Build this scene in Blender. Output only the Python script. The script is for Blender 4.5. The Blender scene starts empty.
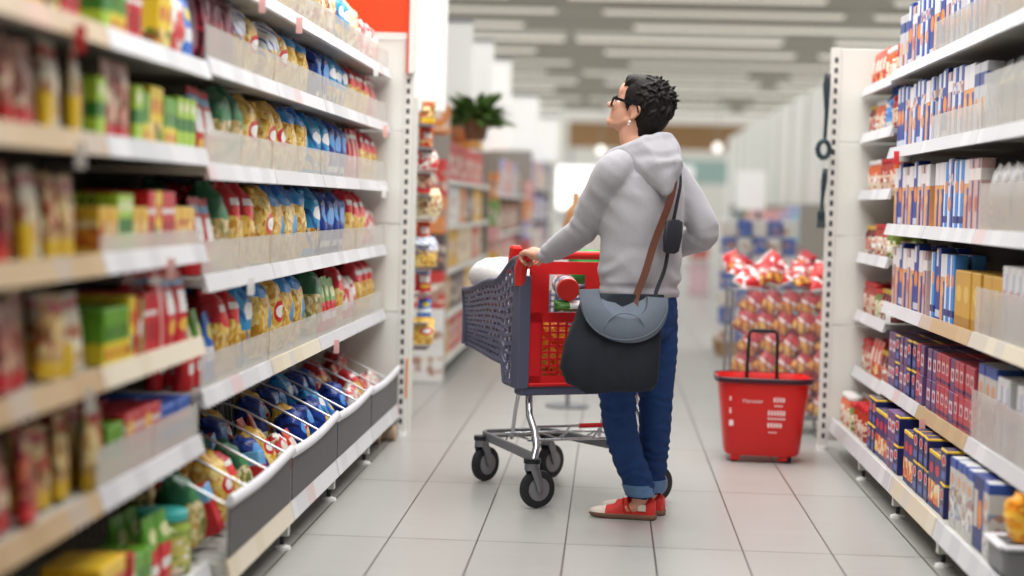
import bpy, bmesh, math, random
from mathutils import Vector, Matrix, noise

RND = random.Random(11)
SC = bpy.context.scene
COL = SC.collection
PI = math.pi


# ------------------------------------------------------------------ helpers
def lin(h):
    h = h.lstrip('#')
    out = []
    for i in (0, 2, 4):
        c = int(h[i:i + 2], 16) / 255
        out.append(c / 12.92 if c <= .04045 else ((c + .055) / 1.055) ** 2.4)
    return (*out, 1)


def V(*a):
    return Vector(a)


class MB:
    """collects closed shapes; build() links them as one mesh object"""

    def __init__(s):
        s.v, s.f, s.m = [], [], []

    def add(s, vs, fs, mi=0, M=None):
        b = len(s.v)
        s.v += [tuple(M @ Vector(p)) if M else tuple(p) for p in vs]
        s.f += [tuple(b + i for i in f) for f in fs]
        s.m += [mi] * len(fs)
        return s

    def box(s, x0, x1, y0, y1, z0, z1, mi=0, M=None):
        vs = [(x, y, z) for z in (z0, z1) for y in (y0, y1) for x in (x0, x1)]
        return s.add(vs, [(0, 2, 3, 1), (4, 5, 7, 6), (0, 1, 5, 4), (2, 6, 7, 3), (0, 4, 6, 2), (1, 3, 7, 5)], mi, M)

    def bar(s, p, q, w, h, up=(0, 0, 1), mi=0):
        p, q = Vector(p), Vector(q)
        d = (q - p)
        if d.length < 1e-6:
            return s
        d.normalize()
        sd = d.cross(Vector(up))
        if sd.length < 1e-4:
            sd = d.cross(Vector((1, 0, 0)))
        sd.normalize()
        u = sd.cross(d)
        vs = []
        for c in (p, q):
            for a, b in ((-1, -1), (1, -1), (1, 1), (-1, 1)):
                vs.append(c + sd * (a * w / 2) + u * (b * h / 2))
        return s.add(vs, [(0, 1, 2, 3), (7, 6, 5, 4), (0, 4, 5, 1), (1, 5, 6, 2), (2, 6, 7, 3), (3, 7, 4, 0)], mi)

    def rings(s, rs, mi=0, cap=True, M=None):
        n = len(rs[0])
        vs = [p for r in rs for p in r]
        fs = []
        for k in range(len(rs) - 1):
            for i in range(n):
                j = (i + 1) % n
                fs.append((k * n + i, k * n + j, (k + 1) * n + j, (k + 1) * n + i))
        if cap:
            fs.append(tuple(reversed(range(n))))
            b = (len(rs) - 1) * n
            fs.append(tuple(b + i for i in range(n)))
        return s.add(vs, fs, mi, M)

    def lathe(s, prof, n=20, mi=0, c=(0, 0, 0), M=None):
        rs = [[(c[0] + r * math.cos(2 * PI * i / n), c[1] + r * math.sin(2 * PI * i / n), c[2] + z) for i in range(n)]
              for r, z in prof]
        return s.rings(rs, mi, True, M)

    def tube(s, pts, r, n=8, mi=0, closed=False, M=None, flat=1.0, up=None):
        pts = [Vector(p) for p in pts]
        rr = r if isinstance(r, (list, tuple)) else [r] * len(pts)
        L = len(pts)
        rs = []
        nrm = None
        for k, p in enumerate(pts):
            if closed:
                t = pts[(k + 1) % L] - pts[k - 1]
            else:
                t = pts[min(k + 1, L - 1)] - pts[max(k - 1, 0)]
            if t.length < 1e-9:
                t = Vector((0, 0, 1))
            t.normalize()
            if nrm is None:
                a = Vector(up) if up else (Vector((0, 0, 1)) if abs(t.z) < .9 else Vector((1, 0, 0)))
                nrm = (a - t * a.dot(t)).normalized()
            else:
                nrm = (nrm - t * nrm.dot(t))
                nrm = nrm.normalized() if nrm.length > 1e-6 else t.orthogonal().normalized()
            b = t.cross(nrm)
            rs.append([p + nrm * (rr[k] * flat * math.cos(2 * PI * i / n)) + b * (rr[k] * math.sin(2 * PI * i / n)) for i in range(n)])
        if closed:
            rs.append(rs[0])
            return s.rings(rs, mi, False, M)
        return s.rings(rs, mi, True, M)

    def ell(s, c, r, n=16, m=10, mi=0, M=None):
        if not isinstance(r, (tuple, list)):
            r = (r, r, r)
        rs = []
        for k in range(m + 1):
            t = PI * k / m
            q = max(math.sin(t), .02)
            rs.append([(c[0] + r[0] * q * math.cos(2 * PI * i / n), c[1] + r[1] * q * math.sin(2 * PI * i / n),
                        c[2] - r[2] * math.cos(t)) for i in range(n)])
        return s.rings(rs, mi, True, M)

    def limb(s, pts, rad, n=16, sub=5, mi=0):
        """smooth tapered chain with round ends (Catmull-Rom)"""
        P = [Vector(p) for p in pts]
        out, ro = [], []
        for k in range(len(P) - 1):
            p0, p1, p2, p3 = P[max(k - 1, 0)], P[k], P[k + 1], P[min(k + 2, len(P) - 1)]
            for q in range(sub):
                t = q / sub
                out.append(.5 * ((2 * p1) + (p2 - p0) * t + (2 * p0 - 5 * p1 + 4 * p2 - p3) * t * t + (3 * p1 - p0 - 3 * p2 + p3) * t ** 3))
                ro.append(rad[k] * (1 - t) + rad[k + 1] * t)
        out.append(P[-1])
        ro.append(rad[-1])
        s.tube(out, ro, n, mi)
        s.ell(out[0], ro[0], n, 8, mi)
        s.ell(out[-1], ro[-1], n, 8, mi)
        return s

    def prism(s, poly, d0, d1, axis='y', mi=0, M=None):
        """closed polygon (2-D) extruded along an axis"""
        def pt(a, b, d):
            return {'y': (a, d, b), 'x': (d, a, b), 'z': (a, b, d)}[axis]
        n = len(poly)
        vs = [pt(a, b, d0) for a, b in poly] + [pt(a, b, d1) for a, b in poly]
        fs = [tuple(range(n)), tuple(reversed(range(n, 2 * n)))]
        fs += [(i, (i + 1) % n, n + (i + 1) % n, n + i) for i in range(n)]
        return s.add(vs, fs, mi, M)

    def mesh(s, name, mats, smooth=False, bevel=0, seg=1):
        me = bpy.data.meshes.new(name)
        me.from_pydata(s.v, [], s.f)
        me.polygons.foreach_set('material_index', s.m)
        bm = bmesh.new()
        bm.from_mesh(me)
        bmesh.ops.recalc_face_normals(bm, faces=bm.faces)
        if bevel:
            es = [e for e in bm.edges if len(e.link_faces) == 2 and e.calc_face_angle(0) > .6]
            bmesh.ops.bevel(bm, geom=es, offset=bevel, segments=seg, profile=.6, affect='EDGES', clamp_overlap=True)
        bm.to_mesh(me)
        bm.free()
        for m in (mats if isinstance(mats, (list, tuple)) else [mats]):
            me.materials.append(m)
        if smooth:
            me.polygons.foreach_set('use_smooth', [True] * len(me.polygons))
            me.set_sharp_from_angle(angle=math.radians(smooth if smooth is not True else 50))
        me.update()
        return me

    def build(s, name, mats, parent=None, smooth=False, bevel=0, seg=1, M=None):
        return link(name, s.mesh(name, mats, smooth, bevel, seg), parent, M)


def link(name, me, parent=None, M=None):
    o = bpy.data.objects.new(name, me)
    COL.objects.link(o)
    if parent:
        o.parent = parent
    if M is not None:
        o.matrix_local = M
    return o


def tag(o, label, cat, group=None):
    o['label'] = label
    o['category'] = cat
    if group:
        o['group'] = group
    return o


def empty(name, label, cat, loc=(0, 0, 0), rz=0, group=None):
    o = bpy.data.objects.new(name, None)
    COL.objects.link(o)
    o.location = loc
    o.rotation_euler = (0, 0, rz)
    o.empty_display_size = .1
    return tag(o, label, cat, group)


def struct(o):
    o['kind'] = 'structure'
    return o


def dup(o, loc, rot=None, label=None, scale=None):
    """copy of a thing with copies of its parts"""
    c = o.copy()
    COL.objects.link(c)
    c.location = loc
    if rot is not None:
        c.rotation_euler = rot
    if scale is not None:
        c.scale = scale
    if label:
        c['label'] = label
    for ch in list(o.children):
        d = ch.copy()
        COL.objects.link(d)
        d.parent = c
        for g in list(ch.children):
            e = g.copy()
            COL.objects.link(e)
            e.parent = d
    return c


def remesh(mb, name, mats, voxel, smooth=4, fac=.5, parent=None, disp=None):
    """one continuous skin grown over overlapping shapes"""
    me = mb.mesh(name + '_raw', [])
    o = bpy.data.objects.new(name + '_raw', me)
    COL.objects.link(o)
    r = o.modifiers.new('r', 'REMESH')
    r.mode = 'VOXEL'
    r.voxel_size = voxel
    sm = o.modifiers.new('s', 'SMOOTH')
    sm.iterations = smooth
    sm.factor = fac
    bpy.context.view_layer.update()
    dg = bpy.context.evaluated_depsgraph_get()
    out = bpy.data.meshes.new_from_object(o.evaluated_get(dg))
    bpy.data.objects.remove(o)
    out.name = name
    if disp:
        nr = [v.normal.copy() for v in out.vertices]
        for v, n in zip(out.vertices, nr):
            v.co = v.co + n * disp(v.co.copy(), n)
    out.materials.clear()
    for m in (mats if isinstance(mats, (list, tuple)) else [mats]):
        out.materials.append(m)
    out.polygons.foreach_set('use_smooth', [True] * len(out.polygons))
    out.update()
    return link(name, out, parent)


def sup(cx, cy, z, rx, ry, n=20, e=2.0):
    """superellipse ring in the xy plane"""
    out = []
    for i in range(n):
        t = 2 * PI * i / n
        c, s_ = math.cos(t), math.sin(t)
        out.append((cx + rx * math.copysign(abs(c) ** (2 / e), c), cy + ry * math.copysign(abs(s_) ** (2 / e), s_), z))
    return out


def text_mesh(txt, size, depth, mat, name='lettering'):
    cu = bpy.data.curves.new('t', 'FONT')
    cu.body = txt
    cu.size = size
    cu.extrude = depth
    cu.align_x = 'CENTER'
    cu.align_y = 'CENTER'
    o = bpy.data.objects.new('t', cu)
    COL.objects.link(o)
    bpy.context.view_layer.update()
    me = bpy.data.meshes.new_from_object(o.evaluated_get(bpy.context.evaluated_depsgraph_get()))
    bpy.data.objects.remove(o)
    me.name = name
    me.materials.clear()
    me.materials.append(mat)
    return me


# ---------------------------------------------------------------- materials
def new_mat(name):
    m = bpy.data.materials.new(name)
    m.use_nodes = True
    nt = m.node_tree
    return m, nt, nt.nodes['Principled BSDF']


def mat(name, col, rough=.5, metal=0, spec=.5, var=.08, vscale=30, bump=0, bscale=200, alpha=1, trans=0, emis=0, sheen=0, ior=1.45, stretch=None):
    m, nt, b = new_mat(name)
    c = lin(col)
    tc = nt.nodes.new('ShaderNodeTexCoord')
    src = tc.outputs['Object']
    if stretch:
        mp = nt.nodes.new('ShaderNodeMapping')
        mp.inputs['Scale'].default_value = stretch
        nt.links.new(src, mp.inputs['Vector'])
        src = mp.outputs['Vector']
    nz = nt.nodes.new('ShaderNodeTexNoise')
    nz.inputs['Scale'].default_value = vscale
    nz.inputs['Detail'].default_value = 3
    nt.links.new(src, nz.inputs['Vector'])
    mx = nt.nodes.new('ShaderNodeMix')
    mx.data_type = 'RGBA'
    mx.inputs['A'].default_value = tuple(max(0, x * (1 - var)) for x in c[:3]) + (1,)
    mx.inputs['B'].default_value = tuple(min(1, x * (1 + var)) for x in c[:3]) + (1,)
    nt.links.new(nz.outputs['Fac'], mx.inputs['Factor'])
    nt.links.new(mx.outputs['Result'], b.inputs['Base Color'])
    b.inputs['Roughness'].default_value = rough
    b.inputs['Metallic'].default_value = metal
    b.inputs['Specular IOR Level'].default_value = spec
    b.inputs['IOR'].default_value = ior
    b.inputs['Alpha'].default_value = alpha
    b.inputs['Transmission Weight'].default_value = trans
    if sheen:
        b.inputs['Sheen Weight'].default_value = sheen
    if emis:
        nt.links.new(mx.outputs['Result'], b.inputs['Emission Color'])
        b.inputs['Emission Strength'].default_value = emis
    if bump:
        n2 = nt.nodes.new('ShaderNodeTexNoise')
        n2.inputs['Scale'].default_value = bscale
        nt.links.new(src, n2.inputs['Vector'])
        bp = nt.nodes.new('ShaderNodeBump')
        bp.inputs['Strength'].default_value = bump
        bp.inputs['Distance'].default_value = .003
        nt.links.new(n2.outputs['Fac'], bp.inputs['Height'])
        nt.links.new(bp.outputs['Normal'], b.inputs['Normal'])
    return m


def math_node(nt, op, a, b=None, c=None):
    n = nt.nodes.new('ShaderNodeMath')
    n.operation = op
    for i, x in enumerate((a, b, c)):
        if x is None:
            continue
        if isinstance(x, (int, float)):
            n.inputs[i].default_value = x
        else:
            nt.links.new(x, n.inputs[i])
    return n.outputs[0]


def pack(name, base, layers, rough=.35, spec=.5, bump=0, bscale=25):
    """printed packaging: bands, rectangles, ovals and mottled pictures layered over a base colour.
    Coordinates are the package's own box: x across the front, z up, both 0..1."""
    m, nt, b = new_mat(name)
    tc = nt.nodes.new('ShaderNodeTexCoord')
    sp = nt.nodes.new('ShaderNodeSeparateXYZ')
    nt.links.new(tc.outputs['Generated'], sp.inputs[0])
    X, Z = sp.outputs['X'], sp.outputs['Z']
    oi = nt.nodes.new('ShaderNodeObjectInfo')
    add = nt.nodes.new('ShaderNodeVectorMath')
    add.operation = 'ADD'
    nt.links.new(tc.outputs['Object'], add.inputs[0])
    nt.links.new(oi.outputs['Random'], add.inputs[1])
    cur = None

    def mix(fac, col):
        nonlocal cur
        mx = nt.nodes.new('ShaderNodeMix')
        mx.data_type = 'RGBA'
        if cur is None:
            mx.inputs['A'].default_value = lin(base)
        else:
            nt.links.new(cur, mx.inputs['A'])
        if isinstance(col, str):
            mx.inputs['B'].default_value = lin(col)
        else:
            nt.links.new(col, mx.inputs['B'])
        nt.links.new(fac, mx.inputs['Factor'])
        cur = mx.outputs['Result']

    def band(s, lo, hi):
        a = math_node(nt, 'GREATER_THAN', s, lo)
        c = math_node(nt, 'LESS_THAN', s, hi)
        return math_node(nt, 'MULTIPLY', a, c)

    for L in layers:
        k = L[0]
        if k == 'band':
            mix(band(Z, L[1], L[2]), L[3])
        elif k == 'rect':
            mix(math_node(nt, 'MULTIPLY', band(X, L[1], L[2]), band(Z, L[3], L[4])), L[5])
        elif k == 'oval':
            dx = math_node(nt, 'DIVIDE', math_node(nt, 'SUBTRACT', X, L[1]), L[3])
            dz = math_node(nt, 'DIVIDE', math_node(nt, 'SUBTRACT', Z, L[2]), L[4])
            r2 = math_node(nt, 'ADD', math_node(nt, 'MULTIPLY', dx, dx), math_node(nt, 'MULTIPLY', dz, dz))
            mix(math_node(nt, 'LESS_THAN', r2, 1), L[5])
        elif k == 'picture':            # mottled food picture between two heights: z0 z1 scale colours
            vo = nt.nodes.new('ShaderNodeTexVoronoi')
            vo.inputs['Scale'].default_value = L[3]
            nt.links.new(add.outputs[0], vo.inputs['Vector'])
            rp = nt.nodes.new('ShaderNodeValToRGB')
            rp.color_ramp.interpolation = 'CONSTANT' if len(L[4]) > 2 else 'LINEAR'
            cols = L[4]
            while len(rp.color_ramp.elements) < len(cols):
                rp.color_ramp.elements.new(.5)
            for i, cc in enumerate(cols):
                rp.color_ramp.elements[i].position = i / len(cols) if len(cols) > 2 else i
                rp.color_ramp.elements[i].color = lin(cc)
            sx = nt.nodes.new('ShaderNodeSeparateColor')
            nt.links.new(vo.outputs['Color'], sx.inputs[0])
            nt.links.new(sx.outputs[0], rp.inputs['Fac'])
            mix(band(Z, L[1], L[2]), rp.outputs['Color'])
        elif k == 'stripes':            # n stripes across the front
            f = math_node(nt, 'FRACT', math_node(nt, 'MULTIPLY', X, L[1]))
            mix(math_node(nt, 'LESS_THAN', f, L[2]), L[3])
        elif k == 'slash':              # diagonal
            f = math_node(nt, 'FRACT', math_node(nt, 'MULTIPLY', math_node(nt, 'ADD', X, math_node(nt, 'MULTIPLY', Z, L[4] if len(L) > 4 else 1)), L[1]))
            mix(math_node(nt, 'LESS_THAN', f, L[2]), L[3])
    nt.links.new(cur, b.inputs['Base Color'])
    b.inputs['Roughness'].default_value = rough
    b.inputs['Specular IOR Level'].default_value = spec
    if bump:
        n2 = nt.nodes.new('ShaderNodeTexNoise')
        n2.inputs['Scale'].default_value = bscale
        n2.inputs['Distortion'].default_value = 1.5
        nt.links.new(add.outputs[0], n2.inputs['Vector'])
        bp = nt.nodes.new('ShaderNodeBump')
        bp.inputs['Strength'].default_value = bump
        bp.inputs['Distance'].default_value = .02
        nt.links.new(n2.outputs['Fac'], bp.inputs['Height'])
        nt.links.new(bp.outputs['Normal'], b.inputs['Normal'])
    return m


ORD = ['first', 'second', 'third', 'fourth', 'fifth', 'sixth', 'seventh', 'eighth', 'ninth', 'tenth', 'eleventh', 'twelfth',
       'thirteenth', 'fourteenth', 'fifteenth', 'sixteenth', 'seventeenth', 'eighteenth', 'nineteenth', 'twentieth'] + ['%dth' % k for k in range(21, 60)]

# shared materials
WHITE = mat('shelf_white', '#dcdcd6', .45, var=.03)
PANEL = mat('panel_white', '#dedfd8', .5, var=.03, vscale=4)
SHELF_TOP = mat('shelf_sheet', '#b9b7b0', .5, var=.05)
BACK = mat('back_sheet', '#4c4844', .7, var=.1)


def rail_mat(name, base, ticket, seed):
    # price strip with printed tickets of uneven width along its length
    m, nt, b = new_mat(name)
    tc = nt.nodes.new('ShaderNodeTexCoord')
    oi = nt.nodes.new('ShaderNodeObjectInfo')
    sp = nt.nodes.new('ShaderNodeSeparateXYZ')
    nt.links.new(tc.outputs['Object'], sp.inputs[0])
    v = nt.nodes.new('ShaderNodeTexVoronoi')
    v.voronoi_dimensions = '1D'
    v.inputs['Scale'].default_value = 8
    nt.links.new(math_node(nt, 'ADD', sp.outputs['Y'], math_node(nt, 'MULTIPLY', oi.outputs['Random'], 9 + seed)), v.inputs['W'])
    sc = nt.nodes.new('ShaderNodeSeparateColor')
    nt.links.new(v.outputs['Color'], sc.inputs[0])
    cur = None
    for f, col in ((math_node(nt, 'GREATER_THAN', sc.outputs[0], .45), ticket), (math_node(nt, 'GREATER_THAN', sc.outputs[1], .93), '#dca09c'), (math_node(nt, 'LESS_THAN', sc.outputs[2], .16), '#b2b2b8')):
        mx = nt.nodes.new('ShaderNodeMix')
        mx.data_type = 'RGBA'
        mx.inputs['B'].default_value = lin(col)
        if cur is None:
            mx.inputs['A'].default_value = lin(base)
        else:
            nt.links.new(cur, mx.inputs['A'])
        nt.links.new(math_node(nt, 'MULTIPLY', f, .38), mx.inputs['Factor'])
        cur = mx.outputs['Result']
    nt.links.new(cur, b.inputs['Base Color'])
    b.inputs['Roughness'].default_value = .35
    return m

TAG_R = mat('tag_red', '#d8383a', .5)
TAG_W = mat('tag_white', '#f0f0ee', .5)
CLEAR = mat('milky_plastic', '#dcdad4', .2, spec=.5, alpha=.46, var=.06, vscale=8)
SLOT = mat('slot_dark', '#35363a', .8)
CHROME = mat('chrome', '#c9ccd0', .18, 1, var=.03)
STEEL = mat('dull_steel', '#8d8f94', .4, .8, var=.06)
BLACKP = mat('black_plastic', '#1d1f22', .45, var=.1)
GLASSY = mat('jar_glass', '#f2f4f0', .05, alpha=.25)

RAIL_W = rail_mat('rail_strip_white', '#cccccf', '#e4e4e6', 1)
RAIL_T = rail_mat('rail_strip_tan', '#b89c76', '#c8b08c', 2)
RAIL_C = rail_mat('rail_strip_cream', '#d4c8b0', '#e2dccc', 3)
# ------------------------------------------------------------------- camera
cam_d = bpy.data.cameras.new('camera')
cam = bpy.data.objects.new('camera', cam_d)
COL.objects.link(cam)
cam.location = (0, 0, 1.18)
YAW, PIT, ROL = math.radians(3.16), math.radians(2.77), .027
cam.rotation_euler = (Matrix.Rotation(YAW, 3, 'Z') @ Matrix.Rotation(PI / 2 - PIT, 3, 'X') @ Matrix.Rotation(ROL, 3, 'Z')).to_euler()
cam_d.sensor_width = 36
cam_d.lens = 1750 / 1024 * 36
cam_d.clip_end = 200
cam_d.dof.use_dof = True
cam_d.dof.focus_distance = 6.62
cam_d.dof.aperture_fstop = 1.08
SC.camera = cam
SC.view_settings.view_transform = 'Standard'
SC.view_settings.look = 'None'
SC.view_settings.exposure = 0
SC.cycles.use_denoising = True
SC.cycles.max_bounces = 8
SC.cycles.transparent_max_bounces = 12
SC.cycles.sample_clamp_indirect = 6

# -------------------------------------------------------------------- light
w = bpy.data.worlds.new('world')
SC.world = w
w.use_nodes = True
bg = w.node_tree.nodes['Background']
bg.inputs['Color'].default_value = (1, .995, .985, 1)
bg.inputs['Strength'].default_value = 1.9


def area(name, loc, sx, sy, power, col=(1, .985, .965), rot=(0, 0, 0)):
    l = bpy.data.lights.new(name, 'AREA')
    l.shape = 'RECTANGLE'
    l.size, l.size_y = sx, sy
    l.energy = power
    l.color = col
    o = bpy.data.objects.new(name, l)
    COL.objects.link(o)
    o.location = loc
    o.rotation_euler = rot
    return o


area('ceiling_lamp_near', (0, 5.5, 3.7), 2.6, 6.6, 300)
area('ceiling_lamp_mid', (0, 9.5, 3.6), 4, 4, 110)

# -------------------------------------------------------------------- floor
m, nt, b = new_mat('floor_tiles')
tc = nt.nodes.new('ShaderNodeTexCoord')
mp = nt.nodes.new('ShaderNodeMapping')
mp.inputs['Location'].default_value = (.1245, .179, 0)
nt.links.new(tc.outputs['Object'], mp.inputs['Vector'])
sp = nt.nodes.new('ShaderNodeSeparateXYZ')
nt.links.new(mp.outputs['Vector'], sp.inputs[0])


def grout(src, size, wdt):
    f = math_node(nt, 'FRACT', math_node(nt, 'DIVIDE', src, size))
    d = math_node(nt, 'MINIMUM', f, math_node(nt, 'SUBTRACT', 1, f))
    return math_node(nt, 'LESS_THAN', d, wdt / size / 2)


TILE = .3075
gx = grout(sp.outputs['X'], TILE, .0062)
gy = grout(sp.outputs['Y'], TILE * 4.05, .008)
g = math_node(nt, 'MAXIMUM', gx, gy)
nz = nt.nodes.new('ShaderNodeTexNoise')
nz.inputs['Scale'].default_value = 3
nz.inputs['Detail'].default_value = 4
m2 = nt.nodes.new('ShaderNodeMapping')
m2.inputs['Scale'].default_value = (.7, 9, 1)
nt.links.new(tc.outputs['Object'], m2.inputs['Vector'])
nt.links.new(m2.outputs['Vector'], nz.inputs['Vector'])
cid = nt.nodes.new('ShaderNodeTexWhiteNoise')
cid.noise_dimensions = '2D'
cv = nt.nodes.new('ShaderNodeCombineXYZ')
nt.links.new(math_node(nt, 'FLOOR', math_node(nt, 'DIVIDE', sp.outputs['X'], TILE)), cv.inputs[0])
nt.links.new(math_node(nt, 'FLOOR', math_node(nt, 'DIVIDE', sp.outputs['Y'], TILE * 4.05)), cv.inputs[1])
nt.links.new(cv.outputs[0], cid.inputs['Vector'])
fac = math_node(nt, 'ADD', math_node(nt, 'MULTIPLY', nz.outputs['Fac'], .8), math_node(nt, 'MULTIPLY', cid.outputs['Value'], .3))
mx = nt.nodes.new('ShaderNodeMix')
mx.data_type = 'RGBA'
mx.inputs['A'].default_value = lin('#9a9995')
mx.inputs['B'].default_value = lin('#aeada9')
nt.links.new(fac, mx.inputs['Factor'])
mg = nt.nodes.new('ShaderNodeMix')
mg.data_type = 'RGBA'
mg.inputs['B'].default_value = lin('#4c4844')
nt.links.new(mx.outputs['Result'], mg.inputs['A'])
nt.links.new(g, mg.inputs['Factor'])
nt.links.new(mg.outputs['Result'], b.inputs['Base Color'])
rr = nt.nodes.new('ShaderNodeMapRange')
rr.inputs['To Min'].default_value = .27
rr.inputs['To Max'].default_value = .33
nt.links.new(nz.outputs['Fac'], rr.inputs['Value'])
nt.links.new(rr.outputs['Result'], b.inputs['Roughness'])
b.inputs['Specular IOR Level'].default_value = .55
FLOOR = m
struct(MB().box(-12, 12, -3.1, 47, -.1, 0).build('floor', FLOOR))

# ------------------------------------------------- far hall beams and walls; near roof and walls added as light blockers
CEIL = mat('ceiling_metal', '#7f7b72', .6, var=.08, vscale=2, stretch=(.3, 4, 1))
BEAM = mat('beam_grey', '#787469', .6, var=.05)
LAMP = mat('lamp_tube', '#e4e0d4', .4, emis=.5, var=.02)
HOUS = mat('lamp_housing', '#a8a59c', .5)
BROWN = mat('fascia_brown', '#8a6a44', .6, var=.08, vscale=3)
FARW = mat('far_wall_pale', '#d6d4cd', .6, var=.05, vscale=1)
WWALL = mat('cool_white', '#dfe0da', .5, var=.05, vscale=1)
struct(MB().box(-12, 12, -3, 13.5, 3.9, 4.0).build('ceiling', CEIL))  # unseen slab added to cut the ambient light over the near aisle
struct(MB().box(-9.1, -9, -3, 13.5, 0, 3.9).build('wall_left_blocker', FARW))  # unseen side and back walls, added to darken the near shelves
struct(MB().box(9, 9.1, -3, 13.5, 0, 3.9).build('wall_side_blocker', FARW))
struct(MB().box(-9.1, 9.1, -3.1, -3, 0, 3.9).build('wall_back_blocker', FARW))
b_ = MB()
b_.box(-12, 12, 46, 46.2, 0, 3.8)
struct(b_.build('wall_far', FARW))
k = 0
Y = 17.5
while Y < 46:
    struct(MB().box(-12, 12, Y - .05, Y + .05, 3.6, 3.98).build('trim_%d' % (k + 1), BEAM))  # beams spaced with open gaps so that world light falls through
    k += 1
    Y += 1.95
lamp_i = 0
HME = MB().box(-1.5, 1.5, -.09, .09, .02, .1).mesh('housing', HOUS, bevel=.01)
LME = MB().box(-1.46, 1.46, -.05, .05, -.02, .03).mesh('tube', LAMP, bevel=.012)
proto = None
rows = [20.1, 21.6, 23.4, 25.3, 27.3, 29.4, 31.6, 34, 36.6, 39.4, 42.4]
for r_, Y in enumerate(rows):
    for c_, X in enumerate((-6.3, -2.7 + .5 * (r_ % 2), .9 + .4 * (r_ % 3), 4.6)):
        lab = 'white tube lamp under the ceiling, %s row back, %s across' % (ORD[r_], ORD[c_])
        if proto is None:
            proto = empty('ceiling_light', lab, 'ceiling light', (X, Y, 3.55), 0, 'tube lamps under the ceiling')
            link('housing', HME, proto)
            link('tube', LME, proto)
        else:
            dup(proto, (X, Y, 3.55), None, lab)
# brown fascia over the checkouts
# right tall white wall line
rw = MB()
rw.box(2.35, 2.55, 19, 36, 0, 2.62)
struct(rw.build('wall_right', WWALL))
for i in range(9):
    struct(MB().box(2.29, 2.349, 19.5 + i * 1.8, 19.62 + i * 1.8, 0, 2.6).build('trim_%d' % (k + 1), PANEL))
    k += 1
# ------------------------------------------------------- package shapes (front faces -y)
def carton_mesh(w, d, h, m, name='carton', bev=.003):
    return MB().box(-w / 2, w / 2, -d / 2, d / 2, 0, h).mesh(name, m, bevel=bev)


def pouch_mesh(w, d, h, m, seed=0, kind='stand', name='pouch'):
    """foil packs: 'stand' full foot and crimped top, 'pillow' crimped both ends, 'gather' bag with a tied top"""
    r = random.Random(seed)
    mb = MB()
    n = 24
    rs = []
    steps = 16
    ph = [r.uniform(0, 6.28) for _ in range(4)]
    for k in range(steps):
        t = k / (steps - 1)
        if kind == 'stand':
            dep = (1 - t ** 3.2) * (.85 + .15 * math.sin(t * 3)) + .02
            wid = 1 - .04 * math.sin(t * PI)
        elif kind == 'pillow':
            q = math.sin(PI * min(max((t - .04) / .92, 0), 1))
            dep = max(q, 0) ** .55 + .02
            wid = 1 - .07 * q
        else:
            if t < .84:
                u = t / .84
                dep = .8 + .34 * math.sin(u * PI * .85)
                wid = .94 + .08 * math.sin(u * PI)
            elif t < .93:
                u = (t - .84) / .09
                dep = .98 * (1 - u) + .5 * u
                wid = .985 * (1 - u) + .84 * u
            else:
                u = (t - .93) / .07
                dep = .5 - .2 * u
                wid = .84 + .12 * u
        ring = []
        for (x, y, z) in sup(0, 0, 0, w / 2 * wid, d / 2 * dep, n, 2.6):
            a = math.atan2(y, x)
            wob = 1 + .07 * math.sin(3 * a + ph[0] + 5 * t) + .06 * math.sin(7 * a + ph[1] - 8 * t) + (.22 * math.sin(9 * a + ph[2]) * max(0, t - .7) / .3 if kind == 'gather' else 0)
            zz = h * t + h * (.045 if kind == 'gather' else .018) * math.sin(2 * a + ph[2]) * t
            lean = .05 * w * math.sin(ph[3]) * t
            ring.append((x * (1 + (wob - 1) * .4) + lean, y * wob, zz))
        rs.append(ring)
    mb.rings(rs)
    return mb.mesh(name, m, smooth=60)


def jar_meshes(r, h, mb_, ml):
    body = MB().lathe([(r * .9, 0), (r, .006), (r, h * .72), (r * .82, h * .82), (r * .8, h * .86)], 20).mesh('jar', mb_, smooth=40)
    lid = MB().lathe([(r * .86, h * .86), (r * .88, h * .87), (r * .88, h * .985), (r * .84, h)], 20).mesh('lid', ml, smooth=40)
    return body, lid


def bottle_meshes(r, h, mb_, ml):
    body = MB().lathe([(r * .92, 0), (r, .008), (r, h * .6), (r * .75, h * .74), (r * .34, h * .84), (r * .32, h * .88)], 20).mesh('bottle', mb_, smooth=40)
    lid = MB().lathe([(r * .38, h * .88), (r * .38, h * .99), (r * .34, h)], 16).mesh('cap', ml, smooth=40)
    return body, lid


GOLD = ['#e0b040', '#f0cc66', '#c98f22', '#f4dc92']
RED, DRED, BLUE, DBLUE, CYAN, GREEN, DGREEN, YEL, ORG, CREAM, BRN, WHT, PINK = (
    '#d2202a', '#8e1620', '#1f55b4', '#1b2560', '#2a9bd4', '#4f9a3a', '#1f5a3a', '#f0cf2a', '#ee8a26', '#f0e4c2', '#6e4126', '#f2f1ee', '#e59aa0')
PR = {}


def reg(key, name, cat, desc, me, w, d, h, lid=None, tilt=0):
    PR[key] = dict(name=name, cat=cat, desc=desc, me=me, w=w, d=d, h=h, lid=lid, tilt=tilt, proto=None)


def rc(key, cat, desc, w, d, h, base, layers, name='carton', **kw):
    reg(key, name, cat, desc, carton_mesh(w, d, h, pack('print_' + key, base, layers, **kw), name), w, d, h)


def rp(key, cat, desc, w, d, h, base, layers, kind='stand', name='pouch', rough=.28, bump=.25, **kw):
    m = pack('print_' + key, base, layers, rough=rough, bump=bump, **kw)
    mes = [pouch_mesh(w, d, h, m, seed=sum(map(ord, key)) + q * 17, kind=kind, name=name) for q in range(3)]
    reg(key, name, cat, desc, mes, w * 1.03, d * 1.1, h)


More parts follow.
